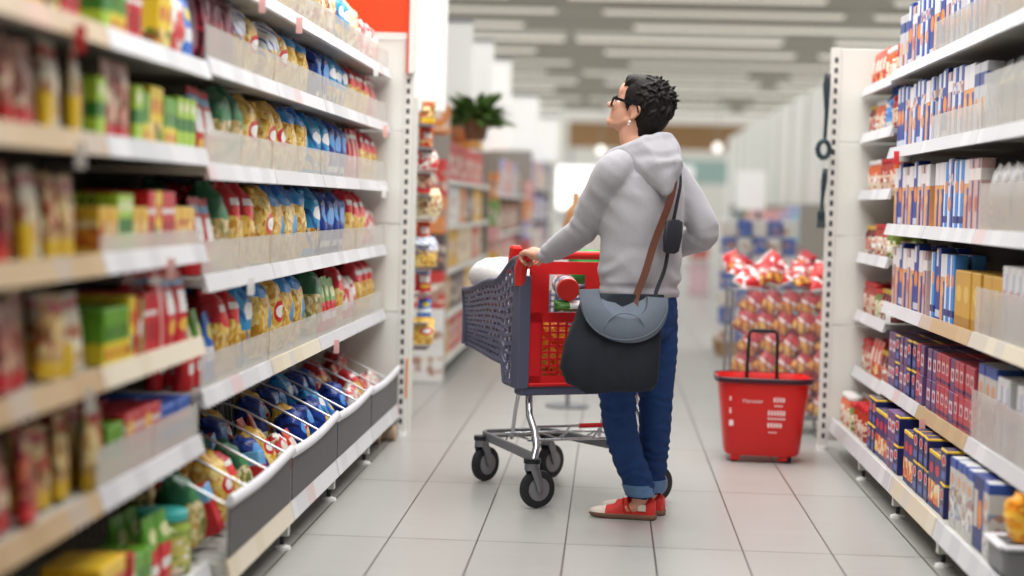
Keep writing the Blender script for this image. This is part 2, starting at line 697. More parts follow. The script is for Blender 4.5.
# -- pasta bags of the bagged-goods rack
rp('pas_blue', 'pasta bag', 'golden pasta bag with blue top', .21, .125, .24, '#1f63b8', [('picture', 0, .74, 60, GOLD), ('oval', .35, .8, .3, .09, '#2f8fd8'), ('oval', .72, .45, .22, .14, '#3a9edc')], 'gather', 'pasta_bag')
rp('pas_cyan', 'pasta bag', 'cyan blue pasta bag', .16, .125, .25, CYAN, [('picture', .1, .4, 55, GOLD), ('slash', 3, .3, '#1560a8'), ('oval', .5, .62, .3, .1, WHT)], 'gather', 'pasta_bag')
rp('pas_navy', 'pasta bag', 'dark blue shiny pasta bag', .15, .125, .22, '#1c3f9a', [('slash', 4, .25, '#0f1f58'), ('oval', .5, .6, .3, .14, '#5aa0e4'), ('rect', .2, .8, .1, .2, WHT)], 'gather', 'pasta_bag')
rp('pas_red', 'pasta bag', 'red topped pasta bag', .17, .125, .23, '#c01f2c', [('picture', 0, .6, 60, GOLD), ('oval', .45, .66, .3, .12, '#e84848'), ('rect', .15, .85, .72, .8, WHT)], 'gather', 'pasta_bag')
rp('pas_gold', 'pasta bag', 'golden pasta bag with small label', .18, .125, .24, '#d8aa40', [('picture', 0, .85, 60, GOLD), ('oval', .5, .5, .26, .14, RED), ('oval', .5, .5, .18, .08, WHT)], 'gather', 'pasta_bag')
rp('pas_green', 'pasta bag', 'green-topped clear pasta bag', .18, .125, .24, '#1d5e3c', [('picture', 0, .58, 50, ['#d9c48c', '#b99a58', '#e8dcb4', '#7f8a4a']), ('oval', .5, .66, .3, .1, '#3c8a52')], 'gather', 'pasta_bag')
rp('pas_white', 'pasta bag', 'clear pasta bag with white top', .17, .125, .26, '#e9edf2', [('picture', 0, .55, 60, GOLD), ('slash', 4, .22, '#2a58b8'), ('picture', 0, .42, 60, GOLD)], 'gather', 'pasta_bag')
rp('pas_cream', 'pasta bag', 'cream coloured pasta bag', .18, .125, .24, '#e6d8b0', [('picture', .1, .75, 55, ['#e8d8a8', '#d0b070', '#f0e8cc', '#b05a3a'])], 'gather', 'pasta_bag')
rp('bag_redwhite', 'bag', 'red and white snack bag', .15, .08, .17, '#d6d2cc', [('picture', .05, .95, 40, [RED, WHT, '#e04a4a', '#f4ead8'])], 'gather', 'snack_bag')
rp('bag_berry', 'bag', 'dark red berry tea bag', .13, .08, .20, '#6a1830', [('picture', .1, .6, 60, ['#8e1c30', '#3c0c1c', '#b82c40', '#501020']), ('stripes', 6, .3, '#b98a94')], 'gather', 'tea_bag')
rp('rice_red', 'packet', 'red packet with white panel', .12, .06, .19, '#cc2430', [('rect', .18, .82, .42, .74, WHT), ('oval', .5, .24, .3, .1, '#f0c040'), ('band', .8, .9, '#7fb2e0')], 'stand', 'packet')
rp('rice_green', 'packet', 'green and red packet', .11, .06, .19, '#66a83a', [('band', 0, .55, '#d42a32'), ('rect', .15, .85, .2, .34, WHT), ('oval', .5, .72, .3, .1, '#e8e8b0')], 'stand', 'packet')
rp('rice_blue', 'packet', 'bright blue packet', .10, .06, .18, '#2f74d0', [('band', .3, .5, '#e9eef4'), ('oval', .5, .7, .3, .12, '#e0d04a')], 'stand', 'packet')
rp('stick_red', 'packet', 'tall red packet with pale stripe', .10, .05, .20, '#c4202a', [('rect', .35, .55, 0, 1, '#eec0b8'), ('band', .82, .9, WHT)], 'stand', 'packet')
# -- soup sachets and small cartons of the near bays
rp('sach_pink', 'sachet', 'pinkish brown soup sachet', .11, .035, .185, '#a9655a', [('picture', .25, .8, 32, ['#b56a5a', '#7a3a2c', '#d8a48c', '#e6cdb0']), ('band', .82, .97, '#c8a090'), ('band', 0, .2, '#cc2a30')], 'stand', 'soup_sachet')
rp('sach_red', 'sachet', 'deep red soup sachet', .11, .035, .19, '#a5222a', [('picture', .3, .7, 30, ['#8a1a22', '#d86a4a', '#5a1016', '#e8b080']), ('band', 0, .16, '#de3a36'), ('oval', .5, .84, .35, .07, '#f0d8a0')], 'stand', 'soup_sachet')
rp('sach_tan', 'sachet', 'tan and yellow soup sachet', .11, .035, .19, '#c09a62', [('picture', .3, .75, 30, ['#d8b070', '#8a5a2c', '#e8d49a', '#b8402e']), ('band', 0, .2, '#e0b82c'), ('oval', .5, .84, .35, .07, '#b82a2a')], 'stand', 'soup_sachet')
rp('sach_dark', 'sachet', 'brown soup sachet with red foot', .11, .035, .18, '#5a3026', [('picture', .35, .8, 30, ['#6a3a2a', '#3a1c16', '#a0704a', '#8a2a20']), ('band', 0, .25, '#c8232b')], 'stand', 'soup_sachet')
rp('sach_white', 'sachet', 'pale soup sachet with yellow corner', .11, .035, .19, '#d0c6b0', [('picture', .15, .6, 30, ['#c8b890', '#a86a4a', '#e8e0c8', '#d0a050']), ('rect', 0, .35, 0, .4, '#e8c22a'), ('band', .8, .92, '#b83a34')], 'stand', 'soup_sachet')
rp('sach_green', 'sachet', 'bright green soup sachet', .11, .035, .19, '#5cae38', [('picture', .3, .7, 30, ['#8cc050', '#3a7a28', '#d8e0a0', '#e0c040']), ('band', 0, .18, '#d02a2a')], 'stand', 'soup_sachet')
rc('box_green', 'carton', 'green and yellow stock carton', .062, .06, .13, '#6aa82e', [('band', 0, .4, '#e8cf2c'), ('rect', .2, .8, .45, .7, '#2f6a26'), ('oval', .5, .2, .25, .1, '#c82a26')])
rc('box_yellow', 'carton', 'yellow stock carton with red mark', .062, .06, .15, '#efcf34', [('oval', .5, .66, .3, .14, '#c8262a'), ('picture', .1, .4, 40, ['#d8a040', '#8a5a2a', '#f0d880', '#5a8a2a'])])
rc('box_red', 'carton', 'plain red carton with white line', .062, .08, .15, '#cf1f2a', [('band', .62, .7, WHT), ('rect', .25, .75, .2, .5, '#8a1018')])
rc('box_lime', 'carton', 'lime carton with dark green band', .062, .06, .14, '#a8d03a', [('band', .35, .6, '#2f7a2a'), ('oval', .5, .8, .3, .1, '#f4f0d0')])
rc('box_redgreen', 'carton', 'red carton with green side', .062, .06, .14, '#cc2a2e', [('rect', .5, 1, 0, 1, '#5aa43a'), ('oval', .5, .5, .24, .16, WHT)])
rc('box_orange', 'carton', 'small yellow and orange carton', .062, .06, .11, '#e6b83a', [('picture', .15, .7, 40, ['#e09030', '#f0d070', '#c06020', '#f4e6b0'])])
rc('flat_blue', 'carton', 'flat blue carton with red edge', .16, .1, .06, '#2c62b8', [('band', 0, .5, '#c0242e')], name='flat_carton')
rc('flat_red', 'carton', 'flat red carton with pale band', .16, .12, .07, '#c4242c', [('band', .4, .6, '#eadcd0'), ('oval', .3, .5, .15, .3, '#f0c44a')], name='flat_carton')
rc('flat_yellow', 'carton', 'flat yellow carton with red edge', .2, .14, .06, '#e6bd2a', [('band', 0, .4, '#c43a2a')], name='flat_carton')
rc('box_bluered', 'carton', 'red carton with pale blue top', .12, .09, .17, '#b91e2a', [('band', .68, 1, '#6fb2e0'), ('rect', .2, .8, .2, .5, '#d8404a')])
# -- boxed-goods rack
PB = dict(rough=.4)
rc('spa_blue', 'pasta box', 'blue pasta box with orange window', .092, .05, .27, '#1e3f94', [('oval', .5, .5, .36, .12, ORG), ('rect', 0, .5, .74, .97, '#dfe4ee'), ('band', .04, .14, '#c8cede')], 'pasta_box', **PB)
rc('spa_white', 'pasta box', 'white pasta box with blue band', .092, .05, .26, '#d9dce6', [('rect', .55, 1, 0, 1, '#2a4ea4'), ('oval', .42, .36, .3, .1, '#e8954a'), ('picture', .62, .78, 60, ['#b86a5a', '#d8dce6', '#7a88b8', '#e0c8b8'])], 'pasta_box', **PB)
rc('spa_pink', 'pasta box', 'pinkish pasta box with navy stripe', .088, .05, .25, '#d4b0a8', [('rect', .62, .9, 0, 1, '#24367e'), ('band', .7, .86, '#ece4e0'), ('oval', .36, .38, .26, .12, '#c86a4a')], 'pasta_box', **PB)
rc('spa_sky', 'pasta box', 'sky blue pasta box', .085, .05, .25, '#3c86d4', [('rect', 0, .4, 0, 1, '#dfe6f0'), ('oval', .6, .62, .3, .1, ORG), ('band', .1, .2, '#16327c')], 'pasta_box', **PB)
rc('spa_orange', 'pasta box', 'orange and white pasta box', .085, .05, .25, '#e0a066', [('band', .66, 1, '#e6e4e8'), ('rect', .6, 1, 0, .6, '#2f4a9c'), ('oval', .4, .45, .3, .1, '#f0b060')], 'pasta_box', **PB)
rc('spa_navy', 'pasta box', 'navy pasta box with pale print', .14, .06, .2, '#182b72', [('rect', .1, .45, .3, .8, '#cfc4ba'), ('oval', .7, .5, .2, .2, ORG)], 'pasta_box', **PB)
rc('spa_grey', 'pasta box', 'pale grey pasta box', .1, .06, .24, '#c6c6cc', [('band', .68, .86, '#44548e'), ('oval', .5, .4, .3, .12, '#d89a62'), ('rect', .7, 1, 0, .3, '#a85a50')], 'pasta_box', **PB)
rc('spa_gold', 'pasta box', 'golden yellow pasta box', .14, .08, .2, '#cfa03c', [('band', 0, .2, '#b08028'), ('oval', .5, .6, .3, .15, '#e2bc5e')], 'pasta_box', **PB)
rc('las_blue', 'lasagne box', 'dark blue box with red oval', .1, .09, .115, '#171f58', [('oval', .5, .66, .32, .17, WHT), ('oval', .5, .66, .28, .14, '#cf2030'), ('rect', .2, .8, .12, .34, '#4a68b4'), ('band', .93, 1, '#e8c030')], 'lasagne_box', **PB)
rc('las_orange', 'lasagne box', 'dark blue box with orange picture', .1, .09, .2, '#1c2668', [('picture', .1, .48, 40, ['#e07a3a', '#f0c070', '#c03a2a', '#eadcc0']), ('oval', .5, .7, .3, .1, '#cf2030'), ('band', .93, 1, '#e8c030')], 'lasagne_box', **PB)
rc('las_pink', 'carton', 'pink and red carton', .08, .09, .115, '#b8404e', [('rect', .2, .8, .4, .75, '#e0b8ba'), ('band', .08, .2, '#5a2a58'), ('oval', .5, .55, .2, .12, '#7a2440')], 'carton', **PB)
rc('las_mauve', 'carton', 'mauve carton with pale panel', .085, .09, .115, '#6a4a78', [('rect', .15, .85, .3, .7, '#d8cad0'), ('oval', .5, .5, .24, .12, '#b83040')], 'carton', **PB)
rc('tall_clear', 'packet', 'pale packet with blue lid band', .085, .08, .26, '#c9c8c4', [('band', .86, 1, '#2a50a0'), ('picture', .15, .6, 40, ['#cfcac0', '#b08a78', '#e2e0dc', '#8898b4']), ('oval', .5, .7, .3, .08, '#d89a74')], 'tall_packet', **PB)
rc('tall_white', 'packet', 'white packet with blue stripe', .085, .08, .24, '#e4e4e4', [('rect', .6, .8, .1, .9, '#5a8ac4'), ('oval', .35, .6, .22, .1, '#d06a5a')], 'tall_packet', **PB)
rp('bag_silver', 'pasta bag', 'silvery bag with gold pasta', .12, .08, .22, '#c8c4c0', [('picture', 0, .5, 55, ['#e0b87a', '#c08848', '#f0dcb0', '#9a6a40']), ('slash', 4, .2, '#8a90a8')], 'gather', 'pasta_bag')
rp('bag_black', 'bag', 'black bag with grey print', .14, .08, .23, '#1a1a20', [('picture', .1, .4, 50, ['#3a3a40', '#a09a90', '#22222a', '#c8b8a0']), ('band', .66, .72, '#b0a868')], 'stand', 'dark_bag')
rp('bag_orange', 'bag', 'bright orange bag', .13, .09, .22, '#e89a1c', [('picture', .1, .8, 40, ['#e89a1c', '#f2b840', '#d87a10', '#f8d070'])], 'gather', 'orange_bag')
# -- jars of the end bay
GL = ['#b8402a', '#7a2018', '#d87a3a', '#a82e22']


def rj(key, desc, r, h, cont, label, lidc, bottle=False):
    m = pack('print_' + key, cont, [('picture', 0, .72, 45, GL if cont == 'x' else [cont, label, cont, '#e8dcc8']), ('band', .22, .58, label), ('picture', .3, .5, 50, [label, cont, WHT, label])], rough=.12, spec=.7)
    ml = mat('lid_' + key, lidc, .35)
    f = bottle_meshes if bottle else jar_meshes
    bo, li = f(r, h, m, ml)
    reg(key, 'bottle' if bottle else 'jar', 'bottle' if bottle else 'jar', desc, bo, 2 * r * 1.06, 2 * r, h, lid=('cap' if bottle else 'lid', li))


rj('jar_red', 'red sauce jar with red lid', .042, .15, '#a83020', '#d8b8a0', '#c2222a')
rj('jar_orange', 'orange sauce jar with white lid', .042, .15, '#cf5a20', '#e0d0b8', '#e4e2de')
rj('jar_pesto', 'green pesto jar with red lid', .038, .13, '#6a7a2a', '#d8d0a8', '#c42a26')
rj('jar_dark', 'dark red jar with gold lid', .042, .14, '#6a1a18', '#c87a6a', '#c8a040')
rj('bot_blue', 'bright blue bottle', .045, .2, '#1f6fc8', '#4a9ae0', '#1a4a9a', True)
rj('jar_teal', 'clear jar of green goods with teal lid', .085, .17, '#8aa03c', '#c8c060', '#3ab0ac')
rp('pk_red', 'packet', 'orange red packet with pale label', .1, .05, .17, '#d8482a', [('rect', .2, .8, .4, .75, '#ead8cc'), ('picture', .05, .35, 40, ['#e07030', '#c02a20', '#f0c080', '#902018'])], 'stand', 'packet')
rp('pk_crisp', 'packet', 'red and gold wafer packet', .15, .07, .2, '#b51c2a', [('picture', .08, .42, 30, ['#dca040', '#e4b85c', '#c8781e', '#d0862c']), ('band', .46, .58, '#e2d2ce'), ('slash', 2, .24, '#8a1c2a')], 'pillow', 'wafer_packet', bump=.35)
rp('pk_white', 'packet', 'white and red wafer packet', .15, .07, .2, '#ece8e4', [('picture', .05, .95, 22, [RED, '#e24a48', WHT, '#c41c26', '#e86a58'])], 'pillow', 'wafer_packet', bump=.35)

USED = {}


def put(key, loc, rz, label, group, rot=None, var=0, scale=None):
    p = PR[key]
    me = p['me']
    if isinstance(me, list):
        me = me[var % len(me)]
    slot = (key, me.name)
    if slot not in USED:
        o = link(p['name'], me)
        o.location = loc
        o.rotation_euler = rot if rot else (0, 0, rz)
        if scale:
            o.scale = scale
        tag(o, label, p['cat'], group)
        if p['lid']:
            link(p['lid'][0], p['lid'][1], o)
        USED[slot] = o
        return o
    o = dup(USED[slot], loc, rot if rot else (0, 0, rz), label, scale or (1, 1, 1))
    o['group'] = group
    return o
# ----------------------------------------------------------------- shelving
RACK = {-1: 'bagged-goods rack', 1: 'boxed-goods rack'}
YEND = 8.68
PRICE = [mat('ticket_white', '#f4f4f2', .5), mat('ticket_pink', '#e8b4b0', .5), mat('ticket_red', '#cf3038', .5), mat('ticket_cream', '#e6dcc0', .5)]


def make_bay(s, idx, y0, y1, levels, xf, xb, depth, rails, risers, base_rail, label, foot_y=None):
    """one shelving bay: levels = rail heights, xf = shelf front, xb = base front"""
    root = empty('shelving_bay', label, 'shelving', (s * (xf + .2), (y0 + y1) / 2, 0), 0, 'shelving bays along the aisle')
    ox, oy = root.location.x, root.location.y

    def bx(mb, xa, xb_, ya, yb, za, zb, mi=0):
        a, c = sorted((s * xa - ox, s * xb_ - ox))
        mb.box(a, c, ya - oy, yb - oy, za, zb, mi)
    back = MB()
    bx(back, xf + depth, xf + depth + .03, y0, y1, .08, 1.98)
    back.build('back_panel', BACK, root)
    for i, zb in enumerate(levels):
        mb = MB()
        bx(mb, xf + .012, xf + depth, y0 + .004, y1 - .004, zb + .012, zb + .034)
        sh = mb.build('shelf', SHELF_TOP, root)
        rl = MB()
        # tilted price rail
        p = [(s * (xf - .006) - ox, zb - .002), (s * (xf + .012) - ox, zb - .002), (s * (xf + .016) - ox, zb + .046), (s * (xf + .008) - ox, zb + .046)]
        rl.prism(p, y0 + .004 - oy, y1 - .004 - oy, 'y')
        rail = rl.build('price_rail', {'w': RAIL_W, 't': RAIL_T, 'c': RAIL_C}[rails[i]], sh)
        r = random.Random(idx * 31 + i * 7 + (5 if s > 0 else 0))
        if risers[i]:
            h = risers[i]
            rs = MB()
            half = (y0 + y1) / 2
            for ya, yb in ((y0 + .012, half - .004), (half + .004, y1 - .012)):
                bx(rs, xf + .014, xf + .018, ya, yb, zb + .036, zb + .036 + h)
            rs.build('clear_riser', CLEAR, sh)
        if r.random() < .22:
            f = MB()
            yy = r.uniform(y0 + .2, y1 - .1)
            bx(f, xf - .03, xf - .008, yy, yy + .002, zb - .035, zb + .02)
            f.build('price_flag', r.choice((TAG_R, TAG_W, PRICE[1], PRICE[1])), sh)
    bs = MB()
    bx(bs, xb + .012, xf + depth, y0 + .004, y1 - .004, .12, .151)
    base = bs.build('base_shelf', SHELF_TOP, root)
    rl = MB()
    p = [(s * (xb - .006) - ox, .102), (s * (xb + .012) - ox, .102), (s * (xb + .016) - ox, .165), (s * (xb + .008) - ox, .165)]
    rl.prism(p, y0 + .004 - oy, y1 - .004 - oy, 'y')
    rl.build('price_rail', {'w': RAIL_W, 't': RAIL_T, 'c': RAIL_C}[base_rail], base)
    ft = MB()
    fy = y0 + .03 if foot_y is None else foot_y
    xx = s * (xb + .04) - ox
    ft.box(xx - .022, xx + .022, fy - .02 - oy, fy + .02 - oy, .045, .12)
    ft.lathe([(.008, .008), (.008, .05)], 10, 1, (xx, fy - oy, 0))
    ft.lathe([(.03, 0), (.028, .008), (.012, .014)], 16, 2, (xx, fy - oy, 0))
    ft.build('foot', [WHITE, SLOT, TAG_W], root, smooth=40)
    return root


LEVN = ['bottom', 'second', 'third', 'fourth', 'fifth', 'sixth', 'seventh']
CNT = {}


def fill(s, bay, lev, z, y0, y1, xfront, seq, rows=1, stack=1, gap=.006, jit=.004, rotj=.05, back=.012, hmax=9, tl=0, fit=0):
    """stand packages along a shelf from the far end to the near end, front row at xfront"""
    items = [k for k, n in seq for _ in range(n)]
    y = y1 - .02
    i = 0
    r = random.Random(hash((s, bay, lev)) & 0xffff) if False else random.Random((s + 2) * 1009 + bay * 101 + lev * 13)
    while True:
        k = items[i % len(items)]
        p = PR[k]
        w_, d_ = p['w'], p['d']
        if y - w_ < y0 + .015:
            break
        yc = y - w_ / 2
        for q in range(rows):
            for t in range(stack):
                if p['h'] * (t + 1) > hmax:
                    break
                X = s * (xfront + back + d_ / 2 + q * (d_ + .012) + r.uniform(0, jit))
                pre = ('' if q == 0 else 'rear')+ ('' if t == 0 else '-upper' if t == 1 else '-topmost')
                pre = (pre.strip('-') + ' ') if pre else ''
                lab = '%s%s, %s from end, %s shelf, %s bay, %s' % (pre, p['desc'], ORD[i], LEVN[lev], ORD[bay], RACK[s])
                put(k, (X, yc, z + t * (p['h'] + .001) + .0005 + tl * .4 * (d_ + w_)), (PI / 2 if s < 0 else -PI / 2) + r.uniform(-rotj, rotj), lab, '%s rows on the %s' % (p['cat'], RACK[s]), var=r.randrange(3),
                    rot=(r.uniform(-tl, 0) * .8, r.uniform(-tl, tl), (PI / 2 if s < 0 else -PI / 2) + r.uniform(-rotj, rotj)), scale=(1, 1, (min(1.16, fit / p['h']) if fit else 1) * r.uniform(1 - max(tl, .02 if fit else 0) * 1.2, 1)))
        y -= w_ + gap
        i += 1
    return i


# ------------------------------------------------ end panels with slotted posts
def end_panel(s, label, y):
    xo = 1.0 if s < 0 else 1.06
    root = empty('end_panel', label, 'shelf end panel', (s * xo, y, 0), 0)
    mb = MB()
    for za, zb in ((.05, .62), (.624, 1.06), (1.064, 1.52), (1.524, 1.98)):
        a, c = sorted((s * .045, s * .75))
        mb.box(a, c, 0, .03, za, zb)
    mb.build('panel', PANEL, root, bevel=.002)
    po = MB()
    a, c = sorted((0, s * .045))
    po.box(a, c, -.004, .05, .02, 1.985)
    z = .06
    while z < 1.95:
        po.box(s * .0225 - .008, s * .0225 + .008, -.0055, -.0035, z, z + .026, 1)
        z += .05
    po.build('slotted_post', [WHITE, SLOT], root)
    if s < 0:
        MB().box(.0005, .006, -.012, .03, .19, .39).build('orange_sticker', mat('sticker_orange', '#ee8a4a', .5), root)
    ft = MB().lathe([(.03, 0), (.03, .02)], 14, 0, (s * .022, .02, 0))
    ft.build('foot', TAG_W, root, smooth=40)
    return root


end_panel(-1, 'white end panel with slotted post closing the bagged-goods rack', YEND + .02)
end_panel(1, 'white end panel with slotted post closing the boxed-goods rack', YEND + .02)

# ------------------------------------------------ left rack
step = .975
BL = [.59, .912, 1.225, 1.515, 1.78]
AL = [.47, .745, 1.0, 1.262, 1.50]
LBAY = []
for i in range(6):
    y1 = YEND - i * step
    y0 = y1 - step
    LBAY.append((y0, y1))
    far = i < 4
    rails = ('wwwww' if far else 'wcwww' if i == 4 else 'ttttt')
    if i == 2:
        rails = 'cwwww'
    make_bay(-1, i, y0, y1, BL if far else AL, 1.11, 1.03 if far else 1.08, .46, rails,
             [.105, .105, .105, .1, .1] if far else [.10 if i == 4 else 0, 0, .05 if i == 4 else 0, 0, 0],
             'w' if i != 3 else 'c', 'white shelving bay of the bagged-goods rack, %s counted from its end panel' % ORD[i])

SEQ_B = {
    0: {1: [('pas_red', 3), ('bag_redwhite', 2), ('pas_red', 1)], 2: [('bag_redwhite', 2), ('pas_red', 4)], 3: [('pas_red', 3), ('stick_red', 3)],
        4: [('stick_red', 3), ('pas_red', 3)], 5: [('bag_redwhite', 4), ('pas_cream', 1), ('bag_redwhite', 2)]},
    1: {1: [('pas_red', 1), ('rice_green', 3), ('pas_green', 2)], 2: [('pas_navy', 4), ('pas_cyan', 1), ('pas_navy', 1)], 3: [('pas_navy', 3), ('pas_cyan', 2)],
        4: [('pas_cyan', 3), ('pas_navy', 3)], 5: [('pas_cyan', 2), ('pas_cream', 3)]},
    2: {1: [('pas_blue', 2), ('pas_gold', 1), ('pas_blue', 2)], 2: [('pas_blue', 3), ('pas_gold', 1), ('pas_blue', 1)], 3: [('pas_blue', 2), ('pas_gold', 3)],
        4: [('pas_blue', 2), ('pas_gold', 1), ('pas_white', 2)], 5: [('pas_cream', 2), ('pas_gold', 3)]},
    3: {1: [('pas_cyan', 1), ('pas_red', 2), ('rice_blue', 1), ('rice_green', 3), ('rice_red', 1)], 2: [('pas_red', 2), ('pas_green', 1), ('rice_red', 3), ('rice_green', 1), ('rice_blue', 1)],
        3: [('pas_gold', 1), ('pas_green', 2), ('rice_red', 2), ('rice_green', 1), ('bag_berry', 1)], 4: [('pas_gold', 1), ('pas_white', 1), ('bag_berry', 3), ('bag_redwhite', 1)], 5: [('pas_cream', 5)]},
}
for b_i, d in SEQ_B.items():
    y0, y1 = LBAY[b_i]
    for lev, seq in d.items():
        z = BL[lev - 1] + .036
        if lev == 5 and b_i == 3:
            continue
        fill(-1, b_i, lev, z, y0, y1, 1.15, seq, rows=2 if lev in (1, 2) else 1, rotj=.08, tl=.03, gap=.012, fit=(.275, .268, .245, .222, .24)[lev - 1])
# stood on a shallow tier the packs look over the risers: second tier of packs behind
SEQ_A2 = {5: [('rice_blue', 1), ('bag_redwhite', 1), ('box_yellow', 2), ('pas_navy', 1), ('box_red', 2), ('box_green', 2), ('box_lime', 2)],
          4: [('box_lime', 3), ('box_green', 2), ('box_yellow', 2), ('box_green', 1), ('box_lime', 1), ('sach_pink', 2)],
          3: [('box_orange', 3), ('box_red', 2), ('box_yellow', 1), ('box_red', 1), ('box_orange', 2), ('box_lime', 2)],
          2: [('rice_red', 2), ('stick_red', 1), ('box_red', 2), ('box_redgreen', 1), ('box_yellow', 1), ('box_green', 3), ('sach_tan', 1)],
          1: [('flat_blue', 2), ('flat_red', 2), ('box_green', 2), ('sach_tan', 1)]}
y0, y1 = LBAY[4]
for lev, seq in SEQ_A2.items():
    fill(-1, 4, lev, AL[lev - 1] + .036, y0, y1, 1.13, seq, rows=2 if lev < 4 else 1, stack=2 if lev == 1 else 1, hmax=.21)
SEQ_A1 = {5: [('box_red', 2), ('box_yellow', 1), ('sach_tan', 2), ('box_red', 1), ('sach_white', 2), ('box_orange', 2)],
          4: [('sach_white', 2), ('sach_pink', 2), ('sach_tan', 1), ('sach_red', 2), ('sach_green', 1), ('sach_pink', 2)],
          3: [('sach_tan', 2), ('sach_white', 1), ('sach_red', 2), ('sach_dark', 1), ('sach_red', 2), ('sach_pink', 1)],
          2: [('sach_white', 1), ('sach_tan', 1), ('sach_pink', 2), ('sach_dark', 1), ('sach_red', 1), ('sach_dark', 1), ('sach_green', 1)],
          1: [('sach_tan', 2), ('sach_red', 1), ('sach_pink', 2), ('sach_tan', 1), ('sach_dark', 2)]}
y0, y1 = LBAY[5]
for lev, seq in SEQ_A1.items():
    fill(-1, 5, lev, AL[lev - 1] + .036, y0, y1, 1.13, seq, rows=2, rotj=.25, tl=.1, jit=.03, gap=.022)
# bottom shelf of the two near bays
y0, y1 = LBAY[4]
fill(-1, 4, 0, .152, y0 + .25, y1 - .14, 1.13, [('rice_green', 2), ('box_green', 2), ('box_redgreen', 1), ('rice_green', 2)], rows=2)
put('jar_teal', (-1.2, y1 - .11, .152), 0, 'clear round tub of green goods with teal lid on the bottom shelf', 'tubs')
fill(-1, 4, 0, .152 + 0, y0, y0 + .24, 1.1, [('flat_yellow', 1)], stack=3, hmax=.22)
y0, y1 = LBAY[5]
fill(-1, 5, 0, .152, y0, y1, 1.1, [('flat_yellow', 2), ('flat_red', 2), ('flat_yellow', 1)], stack=2, hmax=.2)

# ------------------------------------------------ wire baskets along the base of the left rack
MESHG = mat('basket_mesh_grey', '#5d5b5c', .6, .3, var=.25, vscale=120, stretch=(1, 1, .2))
RIMW = mat('basket_rim_white', '#dcdce2', .4, var=.06)
WIRE = mat('basket_wire', '#d6d8dc', .3, .5)
for i in range(4):
    y0, y1 = LBAY[i]
    root = empty('wire_basket', 'grey mesh basket with white rim at the rack base, %s from the end panel' % ORD[i], 'basket', (-1.25, (y0 + y1) / 2, .1665), 0, 'mesh baskets under the pasta bags')
    L = step / 2 - .015
    f = MB()
    xo = -1.035 + 1.25
    n = 10
    # front sheet with a gently sagging top edge
    poly = [(-L, .0)] + [(L, .0)] + [(L - 2 * L * k / n, .16 - .014 * math.sin(PI * k / n) + .012 * (1 - k / n)) for k in range(n + 1)]
    f.prism(poly, xo - .006, xo - .002, 'x')
    fr = f.build('front_sheet', MESHG, root)
    pts = [(xo - .002, L - 2 * L * k / n, .162 - .014 * math.sin(PI * k / n) + .012 * (1 - k / n)) for k in range(n + 1)]
    MB().tube(pts, .012, 8, flat=1.6).build('rim', RIMW, root, smooth=True)
    wb = MB()
    for q in range(15):
        yy = -L + 2 * L * q / 14
        wb.tube([(xo - .01, yy, .004), (-.22, yy, .004), (-.26, yy, .33)], .0022, 5)
    for q in range(4):
        wb.tube([(xo - .02 - .1 * q, -L, .004), (xo - .02 - .1 * q, L, .004)], .0022, 5)
    for z in (.1, .2, .3):
        wb.tube([(-.25, -L, z), (-.25, L, z)], .0022, 5)
    wb.build('wire_tray', WIRE, root)
    for q, t in enumerate((-.98, -.34, .34)):
        yy = L * t
        MB().tube([(xo - .012, yy, .15), (-.02, yy, .26), (-.24, yy, .33)], .004, 6).bar((xo - .012, yy, .01), (xo - .012, yy, .15), .004, .004).build('divider', WIRE, root, smooth=True)
    # heap of bags lying in the basket
    sets = [[('bag_redwhite', 3), ('pas_red', 2), ('pk_red', 3)], [('pas_navy', 4), ('pas_cyan', 2), ('rice_blue', 2)], [('pas_navy', 2), ('pas_gold', 2), ('bag_redwhite', 1), ('pk_red', 3)], [('pas_green', 2), ('box_bluered', 2), ('pas_gold', 2), ('pas_red', 2)]][i]
    names = [k for k, c in sets for _ in range(c)]
    r = random.Random(40 + i)
    for q in range(12):
        k = names[q % len(names)]
        p = PR[k]
        row = q % 2
        yy = (y0 + y1) / 2 - L * .86 + 2 * L * .86 * (q // 2) / 5 + r.uniform(-.02, .02)
        lean = r.uniform(-.5, -.15)
        lab = '%s, %s heaped %s in the %s mesh basket' % (p['desc'], ORD[q // 2], 'front' if row == 0 else 'behind', ORD[i])
        put(k, (-1.09 - .15 * row - p['d'] / 2, yy, .195 + .05 * row), 0, lab, 'heaped bags in the mesh baskets', rot=(lean, r.uniform(-.15, .15), PI / 2 + r.uniform(-.12, .12)), var=q, scale=(.74, .8, .85))

